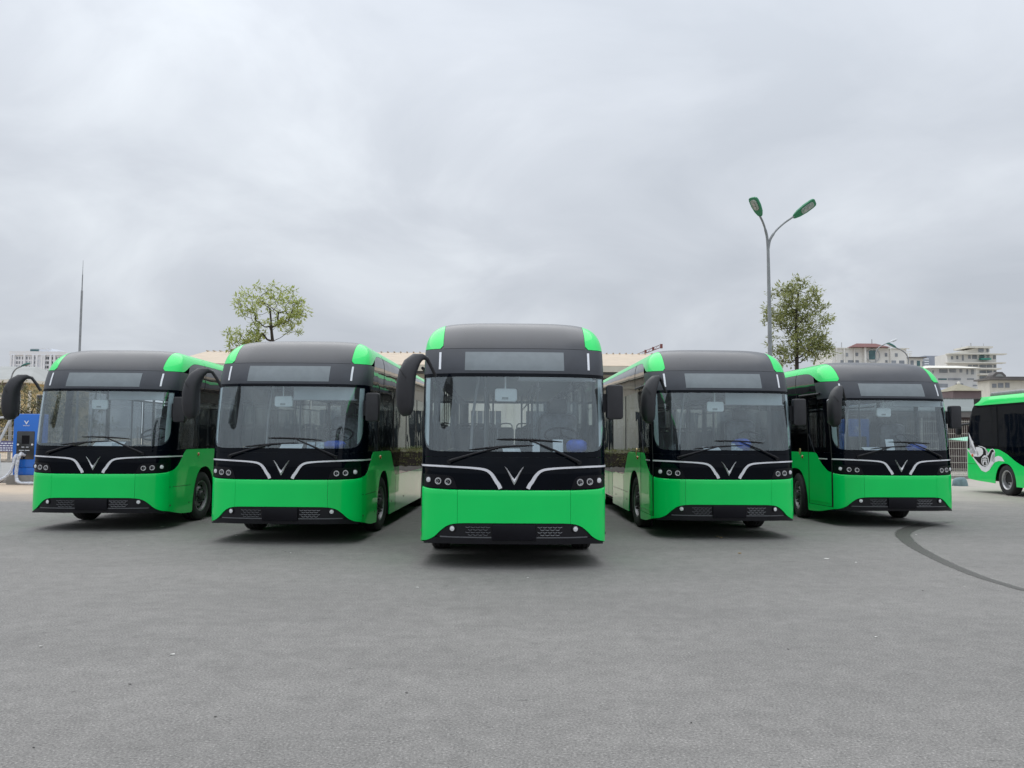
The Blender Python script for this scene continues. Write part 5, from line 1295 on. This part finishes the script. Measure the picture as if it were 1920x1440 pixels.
# cream villa with dormer
r, cx, D = facade('cream_villa', 'cream building with dark cornice and round-arched dormer behind the dove-painted bus', 120, 1855, 713, 1990, 3, 'wall_cream', [(1860, 719.5, 1868, 727), (1871, 718.5, 1881, 727), (1884.5, 718, 1892.5, 727)])
fb(r, cx, D, 'cornice', 'dark_trim', 1849, 709.5, 1996, 713.4, -0.9, 3.3)
fb(r, cx, D, 'roof_slab', 'dark_trim', 1864, 706, 1990, 709.3, -0.2, 3)
dm = at(1877, 709, D); hw = (at(1890, 709, D).x-at(1864, 709, D).x)/2
pts = [(dm.x-cx-hw, 0.4, dm.z), (dm.x-cx-hw*0.95, 0.4, dm.z+0.45), (dm.x-cx-hw*0.45, 0.4, dm.z+0.92), (dm.x-cx+hw*0.45, 0.4, dm.z+0.92), (dm.x-cx+hw*0.95, 0.4, dm.z+0.45), (dm.x-cx+hw, 0.4, dm.z)]
do = MB().poly(pts, (0, 1.6, 0)).build('dormer', 'dark_trim', r)
MB().poly([(dm.x-cx+hw*0.6*math.cos(t), 0.36, dm.z+0.06+0.58*math.sin(t)) for t in lin(0, math.pi, 10)], (0, 0.03, 0)).build('dormer_window', 'roof_far', do)
# brown store with pyramid roof
r, cx, D = facade('brown_store', 'low brown windowless store with khaki pyramid roof beside the dove-painted bus', 80, 1787, 732, 1842, 3.2, 'wall_brown', [])
a = rect(1785, 717, 1841, 733, D)
MB().add([(a[0]-cx, -0.25, a[2]), (a[1]-cx, -0.25, a[2]), (a[1]-cx, 3.4, a[2]), (a[0]-cx, 3.4, a[2]), (at(1814, 717, D).x-cx, 1.6, a[3])], [(0, 1, 4), (1, 2, 4), (2, 3, 4), (3, 0, 4), (3, 2, 1, 0)]).build('roof', 'roof_khaki', r)
MB().lathe([(a[3]-0.05, 0.16), (a[3]+0.12, 0.14), (a[3]+0.2, 0.04)], 10, 'Z', o=(at(1814, 717, D).x-cx, 1.6, 0)).build('finial', 'slab_pale', r, 40)
r, cx, D = facade('tin_roofs', 'jumble of pale blue tin walls under a small red roof beside the brown store', 95, 1752, 733, 1786, 5, 'wall_blue', [(1758, 737, 1764, 741, 'wall_tower'), (1780, 731, 1785, 734, 'wall_tower')])
fb(r, cx, D, 'lean_to', 'wall_tower', 1768, 726, 1784, 733, 1, 4)
a = rect(1770, 744, 1790, 750, 86)
MB().poly([(a[0]-cx, -9, a[2]), (a[1]-cx, -9, a[2]), (a[1]-cx-1, -7, a[3]+0.1), (a[0]-cx+0.6, -7, a[3]+0.1)], (0, 0, 0.1)).build('red_roof', 'roof_red', r)
# open shed with grey sheet roof beyond the fence
D = 50
s0, s1 = at(1560, 752, D), at(1860, 772, D)
sh = empty('open_shed', (0, D, 0)); tag(sh, 'long open shed with grey green sheet roof just beyond the mesh fence', 'shed')
zf, zb_ = at(1790, 772, D).z, at(1790, 750, D+4).z
MB().poly([(s0.x-3, 0, zf), (s1.x+6, 0, zf), (s1.x+6, 4, zb_), (s0.x-3, 4, zb_)], (0, 0, 0.06)).build('roof', 'roof_grey', sh)
wbox(sh, 'eave_beam', 'dark_trim', s0.x-3, s1.x+6, 0.02, 0.14, zf-0.32, zf-0.004)
cg = MB()
for i in range(100): xx = s0.x-3+i*0.19; cg.box(xx, xx+0.07, 3.9, 4.1, zb_+0.062, zb_+0.13)
tag(cg.build('ridge_caps', 'dark_trim', sh), kind='stuff')
for i in range(5): xx = s0.x-2.5+i*4.6; wbox(sh, 'post', 'steel_pale', xx-0.08, xx+0.08, 0.03, 0.15, 0, zf-0.325)
wbox(sh, 'back_wall', 'wall_brown', s0.x-3, s1.x+6, 4.1, 4.25, 0, zb_-0.1)
# pale green awning beyond the fence
D = 46
p = [at(1778, 824, D), at(1822, 819, D), at(1822, 829, D-1.6)]
aw = empty('awning', (p[0].x, D, 0)); tag(aw, 'pale green sloping awning beyond the mesh fence', 'awning')
MB().poly([(0, 0, p[0].z), (p[1].x-p[0].x, 0, p[1].z), (p[1].x-p[0].x, -1.8, p[2].z), (0.2, -1.8, p[2].z+0.02)], (0, 0, 0.03)).build('canvas', 'awning_green', aw)
for x_ in (0.15, p[1].x-p[0].x-0.1): MB().tube([(x_, -1.6, 0), (x_, -1.6, p[2].z+0.05)], 0.03, 8).build('pole', 'steel_pale', aw, 50)
# bundle at the foot of the fence
pbr('tarp', (0.17, 0.24, 0.27), 0.7, var=0.25, scale=5, bump=0.6, bscale=10)
q = onground(1800, 911); rn = random.Random(9); n = 14; vs = []
for a_ in range(7):
    th = math.pi/2*a_/6
    for k in range(n):
        t = 2*math.pi*k/n; w = 1+rn.uniform(-0.07, 0.07); vs.append((0.29*math.cos(th)**0.4*math.cos(t)*w, 0.24*math.cos(th)**0.4*math.sin(t)*w, -0.01+0.34*math.sin(th)*(1+rn.uniform(-.05, .05))))
o = MB().add(vs, [(a_*n+k, a_*n+(k+1) % n, (a_+1)*n+(k+1) % n, (a_+1)*n+k) for a_ in range(6) for k in range(n)] + [tuple(range(n))[::-1]]).build('covered_bundle', 'tarp', None, 60)
o.location = (q.x, q.y, 0); tag(o, 'low bundle under a grey blue tarp at the foot of the mesh fence', 'bundle')

# ------------------------------------------------------------------ trees
def leaf_mat(name, c1, c2, c3):
    m = bpy.data.materials.new(name); m.use_nodes = True; t = m.node_tree; p = t.nodes['Principled BSDF']
    co = t.nodes.new('ShaderNodeTexCoord'); no = t.nodes.new('ShaderNodeTexNoise'); no.inputs['Scale'].default_value = 2.2; no.inputs['Detail'].default_value = 8; no.inputs['Roughness'].default_value = 0.8
    t.links.new(co.outputs['Object'], no.inputs['Vector']); r = t.nodes.new('ShaderNodeValToRGB'); e = r.color_ramp.elements
    e[0].position = 0.32; e[0].color = c1+(1,); e[1].position = 0.68; e[1].color = c3+(1,); q = e.new(0.5); q.color = c2+(1,)
    t.links.new(no.outputs['Fac'], r.inputs[0]); t.links.new(r.outputs[0], p.inputs['Base Color']); p.inputs['Roughness'].default_value = 0.5
    tr = t.nodes.new('ShaderNodeBsdfTranslucent'); t.links.new(r.outputs[0], tr.inputs[0]); mx_ = t.nodes.new('ShaderNodeMixShader'); mx_.inputs[0].default_value = 0.35
    o = t.nodes['Material Output']; t.links.new(p.outputs[0], mx_.inputs[1]); t.links.new(tr.outputs[0], mx_.inputs[2]); t.links.new(mx_.outputs[0], o.inputs[0])
    M[name] = m
leaf_mat('leaf_fresh', (0.22, 0.28, 0.06), (0.40, 0.46, 0.13), (0.58, 0.60, 0.24))
leaf_mat('leaf_olive', (0.15, 0.18, 0.06), (0.30, 0.325, 0.12), (0.50, 0.50, 0.25))
leaf_mat('leaf_dull', (0.07, 0.075, 0.03), (0.16, 0.155, 0.07), (0.36, 0.33, 0.19))
pbr('bark', (0.055, 0.045, 0.04), 0.9, var=0.3, scale=8, bump=0.5, bscale=30)
def tree(name, base, trunk_pts, lobes, nclus, nleaf, leaf, mat, label, seed, tr0=0.16, clus_r=0.28, trunk_top=None, shell=0.35):
    rn = random.Random(seed); r = empty(name, base); tag(r, label, 'tree')
    nodes = []; parent = []; 
    for i, p in enumerate(trunk_pts):
        nodes.append(Vector(p)); parent.append(i-1)
    # cluster centres inside the lobes
    cl = []
    tot = sum(l_[3] for l_ in lobes)
    for (c, ra, rb_, wgt) in lobes:
        for _ in range(int(nclus*wgt/tot)):
            while True:
                d = Vector((rn.uniform(-1, 1), rn.uniform(-1, 1), rn.uniform(-1, 1)))
                if shell < d.length <= 1: break
            cl.append(Vector(c)+Vector((d.x*ra, d.y*ra, d.z*rb_)))
    top = nodes[-1]
    cl.sort(key=lambda q: min((q-n_).length for n_ in nodes))
    tips = []
    for q in cl:
        best, bi = 1e9, 0
        for i, n_ in enumerate(nodes):
            if i == 0: continue
            d = q-n_; L_ = d.length
            cost = L_ + (0.9*max(0, -d.z)) + (0.35*L_ if d.z < 0.15*L_ else 0)
            if cost < best: best, bi = cost, i
        n0 = nodes[bi]; k = max(2, int((q-n0).length/0.35)); prev = bi
        for s_ in range(1, k+1):
            t = s_/k; pt = n0.lerp(q, t) + Vector((rn.uniform(-.05, .05), rn.uniform(-.05, .05), rn.uniform(-.04, .04) + 0.10*math.sin(math.pi*t)*-0.6))
            nodes.append(pt); parent.append(prev); prev = len(nodes)-1
        tips.append(prev)
    cnt = [0]*len(nodes)
    for t_ in tips:
        i = t_
        while i >= 0: cnt[i] += 1; i = parent[i]
    mxc = max(cnt)
    rad = [max(0.009, tr0*(c_/mxc)**0.52) for c_ in cnt]
    tk = MB(); br = tk
    tk.tube([nodes[i] for i in range(len(trunk_pts))], [max(rad[i], tr0*0.55) for i in range(len(trunk_pts))], 9)
    for i in range(len(trunk_pts), len(nodes)):
        p_ = parent[i]; br.tube([nodes[p_], nodes[i]], [min(rad[p_], rad[i]*1.35), rad[i]], 5, cap=False)
    tk.build('trunk', 'bark', r, 60)
    lv = []; lf = []
    for t_ in tips:
        c = nodes[t_]
        cr_ = clus_r*rn.uniform(0.6, 1.3); nl = int(nleaf*rn.uniform(0.5, 1.5))
        for _ in range(nl):
            d = Vector((rn.gauss(0, 1), rn.gauss(0, 1), rn.gauss(0, 0.65))); d = d.normalized()*cr_*rn.random()**0.5
            ax = (d + Vector((rn.uniform(-.3, .3), rn.uniform(-.3, .3), rn.uniform(-.25, .15)))).normalized()
            sd_ = ax.cross(Vector((rn.uniform(-.5, .5), rn.uniform(-.5, .5), 1))).normalized()
            Ln = leaf*rn.uniform(0.7, 1.35); w = Ln*rn.uniform(0.30, 0.42); up = ax.cross(sd_).normalized()
            b = c+d; k = len(lv)
            lv += [b, b+ax*Ln*0.5+sd_*w*0.5, b+ax*Ln - up*Ln*0.12, b+ax*Ln*0.5-sd_*w*0.5]
            lf += [(k, k+1, k+2), (k, k+2, k+3)]
    me = bpy.data.meshes.new('crown'); me.from_pydata([tuple(v_) for v_ in lv], [], lf)
    link('crown', me, mat, r)
    return r
def loc(u, v, D, b): q = at(u, v, D); return (q.x-b[0], 0, q.z)
D = 40; b = (at(511, 640, D).x, D, 0)
tp = [(0.1, 0, 0), (0.06, 0, 2.5), (0.02, 0, 4.6), loc(511, 640, D, b), loc(509, 620, D, b), loc(508, 600, D, b), loc(506, 578, D, b)]
tree('roadside_tree', b, tp, [(loc(510, 578, D, b), 1.62, 1.28, 5.0), (loc(462, 634, D, b), 1.05, 0.50, 1.6), (loc(548, 600, D, b), 0.9, 0.55, 0.8), (loc(446, 655, D, b), 0.75, 0.45, 0.7)], 135, 27, 0.185, 'leaf_fresh', 'sparse yellowish green tree standing behind the depot hall side of the buses', 21, tr0=0.08, clus_r=0.22, shell=0.35)
D = 38; b = (at(1493, 690, D).x, D, 0)
tp = [(0, 0, 0), (0.03, 0, 2.5), loc(1494, 680, D, b), loc(1494, 650, D, b), loc(1492, 615, D, b), loc(1494, 580, D, b), loc(1497, 550, D, b)]
tree('roadside_tree', b, tp, [(loc(1496, 566, D, b), 1.35, 1.12, 4.0), (loc(1500, 600, D, b), 1.55, 0.85, 2.5), (loc(1499, 648, D, b), 1.45, 0.85, 3.2), (loc(1440, 590, D, b), 0.45, 0.35, 0.4), (loc(1530, 655, D, b), 0.9, 0.5, 0.8)], 215, 30, 0.185, 'leaf_olive', 'dense olive green tree standing beside the twin-armed lamp post', 8, tr0=0.085, clus_r=0.23, shell=0.3)
for k, (u, D, top_v, wd_, sd_) in enumerate(((-12, 62, 716, 2.4, 31), (38, 63, 708, 2.6, 32), (88, 64, 712, 2.5, 33), (135, 63, 722, 2.4, 35))):
    b = (at(u, 800, D).x, D, 0); zt2 = at(u, top_v, D).z
    tree('yard_tree', b, [(0, 0, 0), (0.02, 0, 1.0), (0, 0, 1.8), (0.03, 0, zt2*0.6)], [((0, 0, zt2*0.66), wd_, zt2*0.30, 3), ((0.4, 0, zt2*0.40), wd_*1.05, zt2*0.22, 2.2)], 90, 30, 0.24, 'leaf_dull', ['dull olive yard tree at the far end of the left mesh fence', 'dull olive yard tree behind the blue charging cabinet with white-wrapped cables', 'dull olive yard tree behind the mirror arm of the bus at the charging cabinet', 'dull olive yard tree hidden partly by the bus at the charging cabinet'][k], sd_, tr0=0.12, clus_r=0.42, shell=0.2)

# unseen shrub row, added to put a dark band in the bus-side reflections
hd = empty('added_hedge', (1.0, 45.6, 0)); tag(hd, 'low unseen shrub row added at the cream depot hall to darken bus-side reflections', 'added_hedge')
MB().box(-9.5, 9.5, -0.5, 0.5, 0.0, 0.25).build('planter', 'concrete', hd)
MB().box(-9.4, 9.4, -0.36, 0.36, 0.24, 1.0).build('core', 'bark', hd)
rn = random.Random(77); lv = []; lf = []
for _ in range(5200):
    x = rn.uniform(-9.5, 9.5); y = rn.choice((-1, 1))*rn.uniform(0.32, 0.5); z = rn.uniform(0.25, 1.2 + 0.1*math.sin(x*2.1))
    if rn.random() < 0.35: y = rn.uniform(-0.45, 0.45); z = rn.uniform(0.98, 1.2)
    ax = Vector((rn.uniform(-1, 1), rn.uniform(-1, 1), rn.uniform(-0.4, 1))).normalized(); sd_ = ax.cross(Vector((rn.uniform(-1, 1), rn.uniform(-1, 1), 1))).normalized(); c = Vector((x, y, z)); k = len(lv)
    lv += [c, c+ax*0.08+sd_*0.035, c+ax*0.16, c+ax*0.08-sd_*0.035]; lf += [(k, k+1, k+2), (k, k+2, k+3)]
me = bpy.data.meshes.new('foliage'); me.from_pydata([tuple(v_) for v_ in lv], [], lf); link('foliage', me, 'leaf_olive', hd)
